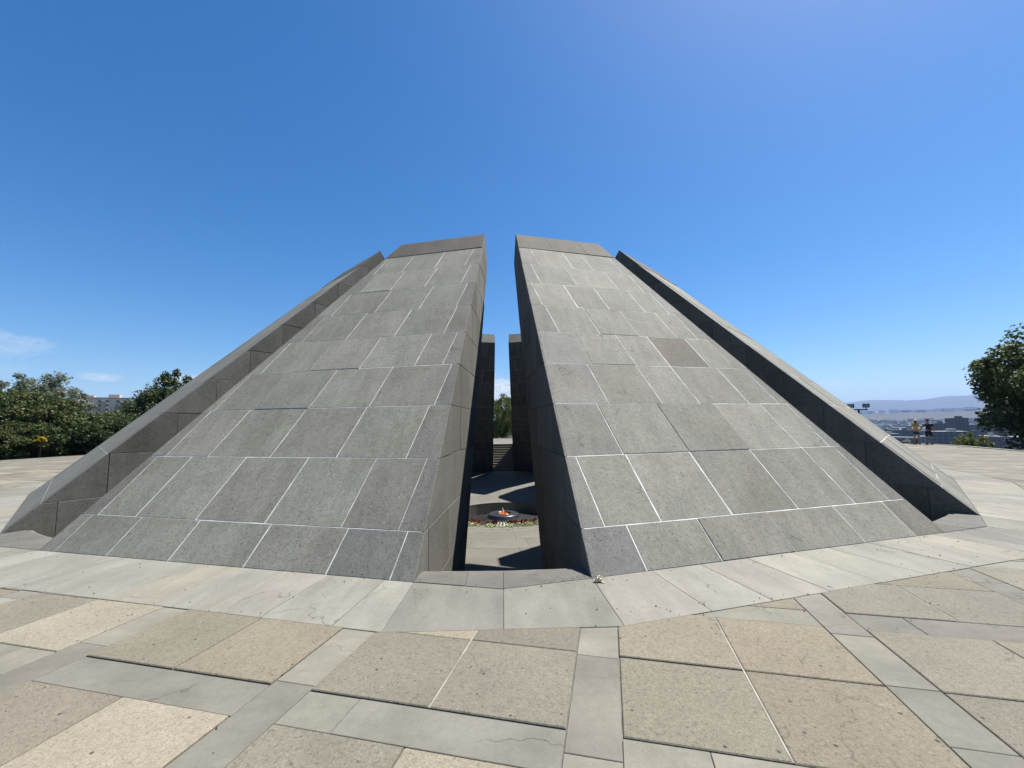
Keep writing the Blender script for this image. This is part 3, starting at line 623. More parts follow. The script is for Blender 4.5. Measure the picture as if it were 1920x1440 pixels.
# ------------------------------------------------------------------ terrain
def smooth(a, b, x): t = min(1, max(0, (x - a) / (b - a))); return t * t * (3 - 2 * t)
def hsh(x, y):
    return (math.sin(x * 1.7 + 1.3 * math.sin(y * 1.1)) + math.sin(y * 2.3 + 1.7 * math.sin(x * 0.9)) + 0.5 * math.sin(x * 4.1 + y * 3.3)) / 2.5
def terrain(x, y):
    r = math.hypot(x, y); a = math.degrees(math.atan2(x, -y))          # 90 = towards the city
    city = smooth(42, 62, a) * (1 - smooth(140, 165, a))
    zl = -0.55 - 0.012 * max(0, min(r, 260) - 32) - 5.0 * smooth(60, 260, r) - 39 * smooth(400, 1500, r)
    zc = -0.6 - 7 * smooth(27, 60, r) - 20 * smooth(50, 600, r) - 20 * smooth(500, 1100, r)
    z = zl + (zc - zl) * city
    z += 30 * smooth(1500, 3000, r) + (64 + 14 * hsh(x / 700, y / 700)) * smooth(3200, 4900, r) * (1 - 0.6 * smooth(5600, 7000, r))
    z += (285 + 70 * hsh(x / 1300 + 2, y / 1300)) * smooth(7000, 9600, r) + 110 * smooth(10200, 11800, r) * (0.5 + 0.9 * hsh(x / 3100 + 1, y / 3100 + 2))
    if r > 7000: z += (26 * hsh(x / 310, y / 310) + 14 * hsh(x / 130 + 3, y / 130)) * smooth(7000, 9400, r) + 120 * smooth(10400, 11900, r) * smooth(141, 126, a)
    if r > 300: z += 4 * hsh(x / 160, y / 160) * smooth(300, 900, r)
    if r > 4000: z += 12 * hsh(x / 330, y / 330) * smooth(4000, 6000, r)
    return z
rs = [26.2, 27.5, 29, 31, 34, 38, 44, 52, 62, 76, 95, 120, 150, 190, 240, 300, 380, 480, 600, 760, 950, 1200, 1500, 1900, 2300, 2700, 3100, 3500, 3900, 4200, 4400, 4600, 4800, 5000, 5200, 5500, 5900, 6400, 7000, 7600, 8200, 8700, 9200, 9700, 10200, 10700, 11200, 11700, 12300, 13000]
NA = 720; v = []; f = []
for r in rs:
    for k in range(NA):
        a = 2 * math.pi * k / NA; x, y = r * math.sin(a), -r * math.cos(a); v.append((x, y, terrain(x, y)))
for i in range(len(rs) - 1):
    for k in range(NA): f.append((i * NA + k, i * NA + (k + 1) % NA, (i + 1) * NA + (k + 1) % NA, (i + 1) * NA + k)[::-1])
def terrain_mat():
    m = mat('terrain'); nt = m.node_tree; N = nt.nodes; L = nt.links; b = N['Principled BSDF']; b.inputs['Roughness'].default_value = 0.95; b.inputs['Specular IOR Level'].default_value = 0.1
    g = N.new('ShaderNodeNewGeometry'); n1 = N.new('ShaderNodeTexNoise'); n1.inputs['Scale'].default_value = 0.012; n1.inputs['Detail'].default_value = 8; n1.inputs['Roughness'].default_value = 0.65; L.new(g.outputs['Position'], n1.inputs['Vector'])
    ln = N.new('ShaderNodeVectorMath'); ln.operation = 'LENGTH'; L.new(g.outputs['Position'], ln.inputs[0])
    far = N.new('ShaderNodeMapRange'); L.new(ln.outputs['Value'], far.inputs['Value']); far.inputs['From Min'].default_value = 1800; far.inputs['From Max'].default_value = 3200
    c1 = N.new('ShaderNodeValToRGB'); L.new(n1.outputs['Fac'], c1.inputs[0]); e = c1.color_ramp.elements; e[0].position = 0.35; e[0].color = (0.015, 0.022, 0.010, 1); e[1].position = 0.68; e[1].color = (0.060, 0.057, 0.042, 1)
    c2 = N.new('ShaderNodeValToRGB'); L.new(n1.outputs['Fac'], c2.inputs[0]); e = c2.color_ramp.elements; e[0].position = 0.3; e[0].color = (0.036, 0.034, 0.026, 1); e[1].position = 0.7; e[1].color = (0.105, 0.086, 0.060, 1)
    mx = N.new('ShaderNodeMix'); mx.data_type = 'RGBA'; L.new(far.outputs[0], mx.inputs['Factor']); L.new(c1.outputs[0], mx.inputs['A']); L.new(c2.outputs[0], mx.inputs['B']); L.new(mx.outputs['Result'], b.inputs['Base Color']); return m
tag(mesh_obj('terrain', v, f, terrain_mat(), smooth=True), kind='structure')

# ------------------------------------------------------------------ trees
def leaf_mat(name, c0, c1, trans=0.35):
    c0 = tuple(c * 0.85 for c in c0); c1 = tuple(c * 0.85 for c in c1)
    m = mat(name); nt = m.node_tree; N = nt.nodes; L = nt.links; N.clear(); out = N.new('ShaderNodeOutputMaterial')
    g = N.new('ShaderNodeNewGeometry'); n1 = N.new('ShaderNodeTexNoise'); n1.inputs['Scale'].default_value = 1.1; n1.inputs['Detail'].default_value = 3; L.new(g.outputs['Position'], n1.inputs['Vector'])
    ad = N.new('ShaderNodeMath'); ad.operation = 'MULTIPLY_ADD'; L.new(g.outputs['Random Per Island'], ad.inputs[0]); ad.inputs[1].default_value = 0.6; L.new(n1.outputs['Fac'], ad.inputs[2])
    mr = N.new('ShaderNodeMapRange'); L.new(ad.outputs[0], mr.inputs['Value']); mr.inputs['From Min'].default_value = 0.4; mr.inputs['From Max'].default_value = 1.1
    mx = N.new('ShaderNodeMix'); mx.data_type = 'RGBA'; L.new(mr.outputs[0], mx.inputs['Factor']); mx.inputs['A'].default_value = (*c0, 1); mx.inputs['B'].default_value = (*c1, 1)
    d = N.new('ShaderNodeBsdfPrincipled'); d.inputs['Roughness'].default_value = 0.55; d.inputs['Specular IOR Level'].default_value = 0.35; t = N.new('ShaderNodeBsdfTranslucent'); s = N.new('ShaderNodeMixShader'); s.inputs[0].default_value = trans
    L.new(mx.outputs['Result'], d.inputs['Base Color']); L.new(mx.outputs['Result'], t.inputs['Color']); L.new(d.outputs[0], s.inputs[1]); L.new(t.outputs[0], s.inputs[2]); L.new(s.outputs[0], out.inputs[0]); return m
M['bark'] = plain('bark', (0.085, 0.065, 0.048), 0.95, noise=0.4, nscale=14)
M['leaf_dark'] = leaf_mat('leaf_dark', (0.020, 0.036, 0.009), (0.070, 0.095, 0.022))
M['leaf_mid'] = leaf_mat('leaf_mid', (0.034, 0.052, 0.012), (0.105, 0.125, 0.030))
M['leaf_silver'] = leaf_mat('leaf_silver', (0.10, 0.12, 0.085), (0.22, 0.25, 0.17))
M['leaf_light'] = leaf_mat('leaf_light', (0.090, 0.115, 0.020), (0.20, 0.22, 0.055))
M['leaf_yellow'] = leaf_mat('leaf_yellow', (0.42, 0.28, 0.01), (0.60, 0.42, 0.02))
def crown_data(name, seed, H, rx, z0, nclump, nleaf, size, mt, droop=0.0, shape=1.0, loose=0.30):
    """leaves spread over many twig clumps in an uneven crown; returns mesh and the clump centres"""
    rg = np.random.default_rng(seed); cz = (H + z0) / 2; hz = (H - z0) / 2; cs = []
    lob = rg.normal(size=(9, 3)); lob /= np.linalg.norm(lob, axis=1)[:, None]; lam = rg.uniform(-0.22, 0.30, 9)
    while len(cs) < nclump:
        d = rg.normal(size=3); d /= np.linalg.norm(d); rr = rg.uniform(0.25, 1.0) ** 0.5
        bump = 1 + sum(l * max(0, float(d @ q)) ** 4 for q, l in zip(lob, lam))
        w = 1.0 if d[2] > 0 else 1.0 - 0.25 * abs(d[2]) * (2 - shape)
        cs.append((d[0] * rx * rr * bump * w, d[1] * rx * rr * bump * w, cz + d[2] * hz * rr * min(bump, 1.12)))
    cs = np.array(cs); V = []; per = nleaf // nclump
    for c in cs:
        r = rg.uniform(0.65, 1.3) * loose * rx * (0.5 + 0.5 * rg.random())
        p = rg.normal(size=(per, 3)); p = p / np.linalg.norm(p, axis=1)[:, None] * (rg.random(per) ** 0.45)[:, None] * r
        if droop: p[:, 2] = -np.abs(p[:, 2]) * droop; p[:, :2] *= 0.6
        p += c; n = rg.normal(size=(per, 3)) * 0.9 + (p - c) / max(r, .01) + np.array([0, 0, 0.35]); n /= np.linalg.norm(n, axis=1)[:, None]
        t = np.cross(n, rg.normal(size=(per, 3))); t /= np.linalg.norm(t, axis=1)[:, None] + 1e-9
        if droop: t = t * 0.5 + np.array([0, 0, -0.9]); t /= np.linalg.norm(t, axis=1)[:, None]
        b = np.cross(n, t); s = (size * rg.uniform(0.6, 1.35, per))[:, None]; wd = 0.28 if droop else 0.42
        V.append(np.stack([p - t * s * 0.55, p + b * s * wd, p + t * s * 0.6, p - b * s * wd], axis=1).reshape(-1, 3))
    V = np.concatenate(V); nq = len(V) // 4; me = bpy.data.meshes.new(name)
    me.vertices.add(len(V)); me.vertices.foreach_set('co', V.astype(np.float32).ravel()); me.loops.add(nq * 4); me.loops.foreach_set('vertex_index', np.arange(nq * 4, dtype=np.int32))
    me.polygons.add(nq); me.polygons.foreach_set('loop_start', np.arange(0, nq * 4, 4, dtype=np.int32)); me.polygons.foreach_set('loop_total', np.full(nq, 4, dtype=np.int32)); me.update(calc_edges=True); me.materials.append(mt)
    return me, cs
def trunk_data(seed, H, cs, z0, rad):
    rn = random.Random(seed); mb = MB(); zt = z0 + (H - z0) * 0.55
    sp = [(0, 0, -0.6), (0.02, 0.01, z0 * 0.5), (rn.uniform(-.1, .1), rn.uniform(-.1, .1), z0 + 0.2), (rn.uniform(-.25, .25), rn.uniform(-.25, .25), zt)]
    mb.tube(sp, [rad * 1.25, rad, rad * 0.85, rad * 0.3], 8)
    for c in rn.sample(list(map(tuple, cs)), min(22, len(cs))):
        t = rn.uniform(0.05, 0.9); b = Vector(sp[2]).lerp(Vector(sp[3]), t); e = Vector(c); mid = b.lerp(e, 0.5) + Vector((0, 0, 0.12 * (e - b).length))
        mb.tube([b, mid, e], [rad * 0.36 * (1.1 - t * .6), rad * 0.2, rad * 0.06], 5, False)
    return mesh_data('trunk', mb, M['bark'])
TREES = {}
def tree_kind(key, seed, **kw):
    rad = kw.pop('rad', 0.16); me, cs = crown_data('crown', seed, **kw); TREES[key] = (me, trunk_data(seed, kw['H'], cs, kw['z0'], rad), kw['H'])
tree_kind('dark_a', 1, H=6.0, rx=2.6, z0=0.3, nclump=120, nleaf=15000, size=0.17, mt=M['leaf_dark'])
tree_kind('dark_b', 2, H=6.0, rx=2.2, z0=0.5, nclump=110, nleaf=14000, size=0.17, mt=M['leaf_dark'])
tree_kind('mid_a', 3, H=6.0, rx=2.7, z0=0.3, nclump=120, nleaf=15000, size=0.16, mt=M['leaf_mid'])
tree_kind('silver', 4, H=6.0, rx=2.1, z0=0.8, nclump=95, nleaf=10500, size=0.13, mt=M['leaf_silver'], loose=0.24)
tree_kind('big', 5, H=9.0, rx=4.2, z0=0.9, nclump=300, nleaf=62000, size=0.16, mt=M['leaf_mid'], rad=0.2, loose=0.20)
tree_kind('light', 6, H=3.0, rx=1.5, z0=0.1, nclump=70, nleaf=9000, size=0.12, mt=M['leaf_light'])
tree_kind('willow', 7, H=6.0, rx=3.0, z0=0.9, nclump=150, nleaf=20000, size=0.20, mt=M['leaf_light'], droop=2.2, loose=0.26)
trn = random.Random(31)
def tree(kind, px, dist, top_py, label, name='tree', group=None, wide=1.0, base=None, rz=None):
    """stands where the pixel column meets the ground at that distance; height from the pixel of its top"""
    top = at_range(px, top_py, dist); zb = terrain(top.x, top.y) if base is None else base
    h = top.z - zb; me, tr, H = TREES[kind]; s = h / H
    rt = empty(name, (top.x, top.y, zb), trn.uniform(0, 6.28) if rz is None else rz); rt.scale = (s * wide, s * wide, s)
    link_mesh('trunk', tr, rt); c = link_mesh('crown', me, rt); tag(rt, label, 'tree', group); return rt
GT = 'trees beyond the plaza edge'
row = [('silver', 20, 52, 716, 1.0), ('silver', 75, 50, 702, 1.1), ('silver', 112, 52, 722, 0.8), ('mid_a', -40, 46, 726, 1.2), ('mid_a', 48, 45, 738, 1.15), ('dark_b', 100, 46, 750, 1.1), ('dark_a', 160, 45, 773, 1.4), ('mid_a', 215, 46, 774, 1.4),
       ('mid_a', 284, 50, 732, 0.8), ('dark_a', 300, 49, 726, 0.8), ('dark_b', 338, 52, 704, 0.9), ('dark_a', 256, 45, 774, 1.3), ('dark_b', -5, 43.5, 775, 1.4), ('dark_a', 75, 43.5, 788, 1.4), ('dark_b', 130, 43.5, 790, 1.5), ('dark_a', 190, 43.5, 788, 1.5), ('dark_b', 235, 44, 786, 1.5), ('mid_a', 22, 43, 795, 1.5)]
words = ['silvery grey-green tree farthest from the apartment house', 'tallest silvery grey-green tree rising above the dark thicket', 'silvery grey-green tree nearest the apartment house', 'olive bushy tree at the end of the thicket away from the pylon',
         'olive bushy tree in front of the silvery trees', 'dark upright tree below the silvery tree nearest the apartment house', 'dark dense tree in front of the brown tower of the apartment house', 'olive bushy tree in front of the middle of the apartment house',
         'olive bushy tree between the apartment house and the edge-on pylon', 'dark dense tree between the apartment house and the edge-on pylon', 'dark upright tree peeking out just above the slope of the edge-on pylon', 'dark low tree in front of the wing of the apartment house',
         'low dark tree in the front row, away from the yellow shrub and the pylon', 'low dark tree right behind the yellow shrub', 'low dark tree beside the yellow shrub, towards the pylon', 'low dark tree in the front row below the apartment house', 'low dark tree in the front row where the thicket meets the pylon', 'low olive tree beside the yellow shrub, away from the pylon']
for (kd, px, ds, tp, wd), lb in zip(row, words): tree(kd, px, ds, tp, lb, 'tree', GT, wd)
# a spray of yellow leaves in the thicket
me, cs = crown_data('leaves', 12, H=0.34, rx=0.30, z0=0.0, nclump=10, nleaf=170, size=0.09, mt=M['leaf_yellow'], loose=0.35)
p = at_range(76, 830, 41.4); yb = empty('yellow_shrub', (p.x, p.y, terrain(p.x, p.y))); c = link_mesh('leaves', me, yb, (0, 0, p.z - yb.location.z))
s = MB(); s.tube([(0, 0, -0.1), (0.05, 0, p.z - yb.location.z + 0.25)], [0.02, 0.01], 6); s.build('stem', M['bark'], yb); tag(yb, 'small shrub with bright yellow leaves before the dark thicket', 'shrub')
tree('big', 1992, 44, 606, 'large round dark green tree overlooking the city', 'tree', None, 1.1)
tree('light', 1818, 50, 811, 'small round bright green bush at the plaza edge below the large tree', 'bush', None, 0.62)
tree('willow', 942, 56, 738, 'light green weeping tree seen through the gap behind the flame', 'weeping_tree', None, 1.0)
tree('dark_a', 925, 62, 790, 'dark green tree standing behind the weeping tree', 'tree', None, 1.3)

# ------------------------------------------------------------------ city in the valley
def facade(name, wall, win, sx, sz):
    wall = tuple(c * 0.62 for c in wall)
    """far walls whose windows are too small to tell apart"""
    m = mat(name); nt = m.node_tree; N = nt.nodes; L = nt.links; b = N['Principled BSDF']; b.inputs['Roughness'].default_value = 0.8
    tc = N.new('ShaderNodeTexCoord'); sp = N.new('ShaderNodeSeparateXYZ'); L.new(tc.outputs['Object'], sp.inputs[0])
    def band(src, per, lo, hi):
        w = N.new('ShaderNodeMath'); w.operation = 'FRACT'; d = N.new('ShaderNodeMath'); d.operation = 'DIVIDE'; L.new(src, d.inputs[0]); d.inputs[1].default_value = per; L.new(d.outputs[0], w.inputs[0])
        g = N.new('ShaderNodeMath'); g.operation = 'GREATER_THAN'; L.new(w.outputs[0], g.inputs[0]); g.inputs[1].default_value = lo; l = N.new('ShaderNodeMath'); l.operation = 'LESS_THAN'; L.new(w.outputs[0], l.inputs[0]); l.inputs[1].default_value = hi
        q = N.new('ShaderNodeMath'); q.operation = 'MULTIPLY'; L.new(g.outputs[0], q.inputs[0]); L.new(l.outputs[0], q.inputs[1]); return q.outputs[0]
    xy = N.new('ShaderNodeMath'); xy.operation = 'ADD'; L.new(sp.outputs['X'], xy.inputs[0]); L.new(sp.outputs['Y'], xy.inputs[1])
    q = N.new('ShaderNodeMath'); q.operation = 'MULTIPLY'; L.new(band(xy.outputs[0], sx, 0.25, 0.72), q.inputs[0]); L.new(band(sp.outputs['Z'], sz, 0.3, 0.75), q.inputs[1])
    mx = N.new('ShaderNodeMix'); mx.data_type = 'RGBA'; L.new(q.outputs[0], mx.inputs['Factor']); mx.inputs['A'].default_value = (*wall, 1); mx.inputs['B'].default_value = (*win, 1); L.new(mx.outputs['Result'], b.inputs['Base Color']); return m
WALLS = [('grey-brown', facade('facade_brown', (0.20, 0.155, 0.125), (0.05, 0.05, 0.055), 3.4, 3.0)), ('grey', facade('facade_grey', (0.20, 0.20, 0.20), (0.05, 0.055, 0.06), 3.8, 3.0)),
         ('pinkish', facade('facade_pink', (0.27, 0.185, 0.145), (0.06, 0.055, 0.055), 3.2, 3.0)), ('cream', facade('facade_cream', (0.42, 0.38, 0.31), (0.07, 0.07, 0.075), 3.6, 3.0))]
M['roof_pale'] = plain('roof_pale', (0.55, 0.55, 0.52), 0.7); M['roof_dark'] = plain('roof_dark', (0.16, 0.15, 0.14), 0.8)
brn = random.Random(404)
def block(px, dist, w, d, h, wall, roof, rz, name='apartment_block'):
    g = at_range(px, 800, dist); zb = terrain(g.x, g.y) - 1.0; rt = empty(name, (g.x, g.y, zb), rz)
    a = MB(); a.box((0, 0, h / 2), (w, d, h)); a.build('wall', WALLS[wall][1], rt)
    r = MB(); r.box((0, 0, h + 0.25), (w + 0.8, d + 0.8, 0.5)); r.box((w * 0.15, 0, h + 1.6), (w * 0.22, d * 0.45, 2.2)); r.build('roof', M['roof_pale'] if roof else M['roof_dark'], rt)
    q = ('tall' if h >= 28 else 'low' if h <= 15 else 'mid-height', WALLS[wall][0], 'pale' if roof else 'dark')
    tag(rt, '%s %s flat-roofed city block with %s roof in the valley below the plaza' % q, 'building', '%s %s city blocks with %s roofs in the valley' % q)
    return rt
# the nearer blocks, as they stand in the photograph: pixel column, distance, width, depth, height
for px, ds, w, d, h, wl, rf in ((1772, 520, 22, 14, 17, 1, 1), (1795, 640, 12, 12, 31, 0, 0), (1757, 760, 18, 14, 30, 0, 0), (1852, 560, 9, 12, 14, 1, 1), (1880, 520, 17, 12, 13, 2, 0), (1868, 760, 20, 14, 30, 2, 0),
                                 (1912, 500, 12, 12, 13, 3, 1), (1690, 700, 18, 12, 20, 1, 0), (1706, 820, 12, 12, 22, 1, 0), (1676, 900, 22, 14, 26, 1, 0), (1728, 900, 20, 14, 24, 1, 1), (1830, 880, 24, 14, 32, 0, 1), (1900, 700, 20, 14, 27, 2, 1),
                                 (1660, 640, 20, 14, 14, 1, 1), (1735, 620, 16, 12, 12, 3, 1), (1810, 700, 14, 12, 20, 2, 0), (1645, 1000, 26, 14, 22, 1, 0), (1715, 1100, 24, 14, 22, 0, 1)):
    block(px, ds, w, d, h, wl, rf, brn.uniform(-0.6, 0.6))
small_w = MB(); small_w.box((0, 0, 0.5), (1, 1, 1)); SM = [mesh_data('house', small_w, M['roof_pale']), mesh_data('house', small_w, plain('house_white', (1.3, 1.27, 1.2), 0.8)), mesh_data('house', small_w, plain('house_brown', (0.22, 0.17, 0.14), 0.8))]
for i in range(150):
    px = brn.uniform(1585, 1925); far = brn.random(); ds = brn.uniform(1100, 2200) if far < 0.42 else brn.uniform(2200, 3300) if far < 0.72 else brn.uniform(4500, 4950)
    g = at_range(px, 790, ds); k = brn.choice((0, 1, 1, 2)); s = 1 + ds / 2600
    o = link_mesh('far_house', SM[k], None, (g.x, g.y, terrain(g.x, g.y) - 0.5), (0, 0, brn.uniform(0, 3)), (brn.uniform(10, 30) * s, brn.uniform(8, 14) * s, brn.uniform(4, 9) * s))
    tag(o, ('tiny pale roofed house far out in the valley', 'tiny white house far out in the valley', 'tiny brown house far out in the valley')[k], 'house', ('pale', 'white', 'brown')[k] + ' far houses in the valley')
# trees between the blocks read as one mass
ct = MB(); rg = np.random.default_rng(9)
ico = [(0, 0, 1), (.89, 0, .45), (.28, .85, .45), (-.72, .53, .45), (-.72, -.53, .45), (.28, -.85, .45), (.72, .53, -.45), (-.28, .85, -.45), (-.89, 0, -.45), (-.28, -.85, -.45), (.72, -.53, -.45), (0, 0, -1)]
icf = [(0, 1, 2), (0, 2, 3), (0, 3, 4), (0, 4, 5), (0, 5, 1), (1, 6, 2), (2, 7, 3), (3, 8, 4), (4, 9, 5), (5, 10, 1), (6, 7, 2), (7, 8, 3), (8, 9, 4), (9, 10, 5), (10, 6, 1), (11, 7, 6), (11, 8, 7), (11, 9, 8), (11, 10, 9), (11, 6, 10)]
for i in range(1500):
    px = rg.uniform(1560, 1960); ds = rg.uniform(620, 1500) if i % 3 else rg.uniform(1500, 3000); g = at_range(px, 800, ds); s = rg.uniform(2.0, 4.2) * (1 + ds / 2800); z = terrain(g.x, g.y)
    ct.add([(g.x + p[0] * s * rg.uniform(.7, 1.3), g.y + p[1] * s * rg.uniform(.7, 1.3), z + s * 0.6 + p[2] * s * rg.uniform(.7, 1.2)) for p in ico], icf)
tag(ct.build('city_trees', plain('far_foliage', (0.030, 0.042, 0.020), 0.9, noise=0.4, nscale=0.05)), 'dark tree tops between the city blocks in the valley', 'trees', None, 'stuff')

# ------------------------------------------------------------------ apartment house beyond the thicket
def far_apartments():
    g = at_range(197, 747, 420); top = g.z; h = 34.0; rz = R_(28)
    rt = empty('apartment_house', (g.x, g.y, top - h), rz); tag(rt, 'pale stepped apartment house rising behind the dark thicket', 'building')
    wl = MB(); wall = plain('cream_wall', (1.25, 1.0, 0.72), 0.85, noise=0.12, nscale=0.2); dk = plain('window_glass', (0.045, 0.05, 0.06), 0.2); lt = plain('balcony_white', (0.80, 0.70, 0.56), 0.8)
    brown = plain('brown_wall', (0.95, 0.74, 0.55), 0.85)
    wl.box((2, 6, h / 2), (34, 14, h)); wl.build('wall', wall, rt)
    tw = MB(); tw.box((-17.5, 0, h / 2 - 0.5), (9, 16, h - 1.0)); tw.build('stair_tower', brown, rt)
    w2 = MB(); w2.box((33, 8, h / 2 - 1.5), (28, 12, h - 3)); w2.build('wing', wall, rt)
    rf = MB(); rf.box((2, 6, h + 0.3), (35, 15, 0.6)); rf.box((4, 6, h + 1.8), (6, 6, 2.4)); rf.box((-9, 6, h + 1.4), (4, 5, 1.6)); rf.box((33, 8, h - 2.7), (29, 13, 0.6)); rf.build('roof', lt, rt)
    wm = MB(); wm.box((0, 0, 0), (1.7, 0.3, 1.4)); wme = mesh_data('window', wm, dk); bm = MB(); bm.box((0, -0.7, -0.4), (4.6, 1.4, 1.0)); bme = mesh_data('balcony', bm, lt)
    for fl_ in range(5):
        z = h - 2.2 - fl_ * 3.1
        for x in (-12, -8.5, -2.5, 1.5, 7.5, 11.5, 17): link_mesh('window', wme, rt, (x, -1.02, z))
        for x in (-10.2, -0.5, 9.5): link_mesh('balcony', bme, rt, (x, -1.0, z - 0.6))
        for x in (22, 26, 31, 35, 40, 44): link_mesh('window', wme, rt, (x, 1.98, z - 2.6))
        for y in (-4, 2): link_mesh('window', wme, rt, (-22.02, y, z), (0, 0, R_(90)))
        link_mesh('window', wme, rt, (-17.5, -8.02, z))
far_apartments()

# ------------------------------------------------------------------ floodlight mast
def floodlight():
    g = at_range(1611, 780, 78); zb = terrain(g.x, g.y); top = at_range(1611, 768, 78).z
    rt = empty('floodlight_mast', (g.x, g.y, zb), R_(-42)); tag(rt, 'dark mast with two rectangular floodlights on a crossbar', 'floodlight'); dk = plain('mast_metal', (0.035, 0.037, 0.042), 0.5, 0.3); H = top - zb
    p = MB(); p.tube([(0, 0, -0.3), (0, 0, H)], [0.16, 0.12], 10); p.build('pole', dk, rt); c = MB(); c.box((0, 0, H), (2.0, 0.16, 0.16)); c.build('crossbar', dk, rt)
    gl = plain('lamp_glass', (0.5, 0.52, 0.55), 0.2)
    for x in (-0.85, 0.85):
        hd = MB(); hd.box((x, 0, H + 0.55), (0.80, 0.30, 0.55)); hd.tube([(x, 0, H), (x, 0, H + 0.3)], [0.05, 0.05], 6); ho_ = hd.build('lamp_head', dk, rt); l = MB(); l.box((x, -0.16, H + 0.55), (0.58, 0.03, 0.35)); l.build('lens', gl, ho_)
floodlight()

# ------------------------------------------------------------------ two visitors
def skin_obj(name, nodes, edges, mt, parent, sub=2, root=0):
    me = bpy.data.meshes.new(name); me.from_pydata([n[:3] for n in nodes], edges, []); me.update(); me.materials.append(mt)
    o = bpy.data.objects.new(name, me); COL.objects.link(o); o.parent = parent
    md = o.modifiers.new('skin', 'SKIN'); md.use_smooth_shade = True; lay = me.skin_vertices[0] if me.skin_vertices else None
    if lay is None:
        bpy.context.view_layer.update(); lay = me.skin_vertices[0]
    for i, n in enumerate(nodes): lay.data[i].radius = (n[3], n[4] if len(n) > 4 else n[3]); lay.data[i].use_root = (i == root)
    s = o.modifiers.new('sub', 'SUBSURF'); s.levels = sub; s.render_levels = sub
    return o
def body(parent, mt, arms, head_turn):
    n = [(0, 0, .95, .14, .10), (0, 0, 1.10, .125, .095), (0, 0, 1.28, .15, .10), (0, 0, 1.42, .12, .08), (0, 0, 1.50, .052), (0, .01, 1.56, .06), (head_turn[0], head_turn[1], 1.64, .082, .095), (head_turn[0], head_turn[1], 1.73, .07, .08)]
    e = [(0, 1), (1, 2), (2, 3), (3, 4), (4, 5), (5, 6), (6, 7)]
    for s in (-1, 1):
        b = len(n); n += [(s * .10, 0, .88, .088), (s * .11, .01, .68, .075), (s * .115, .015, .50, .055), (s * .12, -.01, .30, .055), (s * .125, 0, .09, .036), (s * .13, -.02, .035, .036), (s * .145, .13, .03, .032)]
        e += [(0, b), (b, b + 1), (b + 1, b + 2), (b + 2, b + 3), (b + 3, b + 4), (b + 4, b + 5), (b + 5, b + 6)]
    for s, (el, wr, hd) in zip((-1, 1), arms):
        b = len(n); n += [(s * .18, 0, 1.40, .058), (*el, .042), (*wr, .028), (*hd, .034, .018)]; e += [(3, b), (b, b + 1), (b + 1, b + 2), (b + 2, b + 3)]
        d = (Vector(hd) - Vector(wr)).normalized(); sd = d.orthogonal().normalized(); ot = d.cross(sd)
        for k, (off, ln) in enumerate(((-.028, .055), (-.010, .068), (.010, .064), (.028, .05))):
            f0 = Vector(hd) + sd * off + d * .02; f1 = f0 + d * ln * .6 + ot * .008; f2 = f1 + d * ln * .4 + ot * .02; c = len(n); n += [(*f0, .010), (*f1, .009), (*f2, .008)]; e += [(b + 3, c), (c, c + 1), (c + 1, c + 2)]
        t0 = Vector(wr).lerp(Vector(hd), .55) + sd * .035; t1 = t0 + d * .03 + sd * .025; c = len(n); n += [(*t0, .011), (*t1, .009)]; e += [(b + 3, c), (c, c + 1)]
    o = skin_obj('body', n, e, mt, parent, 1)
    return o
def person(px, py, h, rz, label, arms, turn, skin, top_m, short_m, female):
    g0 = ray(px, py); t = -CAM[2] / g0.z; p = Vector(CAM) + g0 * t
    rt = empty('person', (p.x, p.y, 0.005), rz); s = h / 1.80; rt.scale = (s, s, s); tag(rt, label, 'person')
    b = body(rt, skin, arms, turn); hx, hy = turn
    # face: nose, ears; eyes and mouth
    f = MB(); f.tube([(hx, hy + .085, 1.665), (hx, hy + .115, 1.63)], [.010, .016], 6)
    for s_ in (-1, 1): f.box((hx + s_ * .085, hy - .005, 1.65), (.018, .035, .06))
    f.build('face', skin, rt)
    ey = MB()
    for s_ in (-1, 1): ey.box((hx + s_ * .032, hy + .088, 1.668), (.024, .012, .012))
    ey.box((hx, hy + .090, 1.595), (.045, .012, .010)); ey.build('eyes_and_mouth', plain('dark_features', (.05, .03, .03), .6), rt)
    # shirt with sleeves
    w = 1.0 if not female else .93
    n = [(0, 0, 1.0 if female else .90, .165 * w, .125), (0, 0, 1.14, .15 * w, .118), (0, 0, 1.30, .172 * w, .122), (0, 0, 1.43, .135 * w, .092)]; e = [(0, 1), (1, 2), (2, 3)]
    for s_, (el, wr, hd) in zip((-1, 1), arms):
        a = Vector((s_ * .18, 0, 1.40)); m = a.lerp(Vector(el), .62 if not female else .35); c = len(n); n += [(*a, .074), (*m, .064 if not female else .055)]; e += [(3, c), (c, c + 1)]
    skin_obj('shirt', n, e, top_m, rt, 1)
    kn = .55 if not female else .70
    n = [(0, 0, .99, .16 * w, .122), (0, 0, .90, .168 * w, .125)]; e = [(0, 1)]
    for s_ in (-1, 1): c = len(n); n += [(s_ * .10, 0, .80, .105), (s_ * .112, .01, kn, .098)]; e += [(1, c), (c, c + 1)]
    skin_obj('shorts', n, e, short_m, rt, 1)
    sh = plain('shoe', (.03, .03, .035) if female else (.06, .055, .05), .6)
    for s_ in (-1, 1): m = MB(); m.tube([(s_ * .13, -.06, .045), (s_ * .132, .02, .05), (s_ * .14, .12, .04), (s_ * .146, .19, .03)], [.042, .05, .048, .03], 8); m.build('shoe', sh, rt)
    return rt
skin_a = plain('skin_light', (.66, .36, .25), .55); skin_b = plain('skin_tan', (.52, .28, .20), .55)
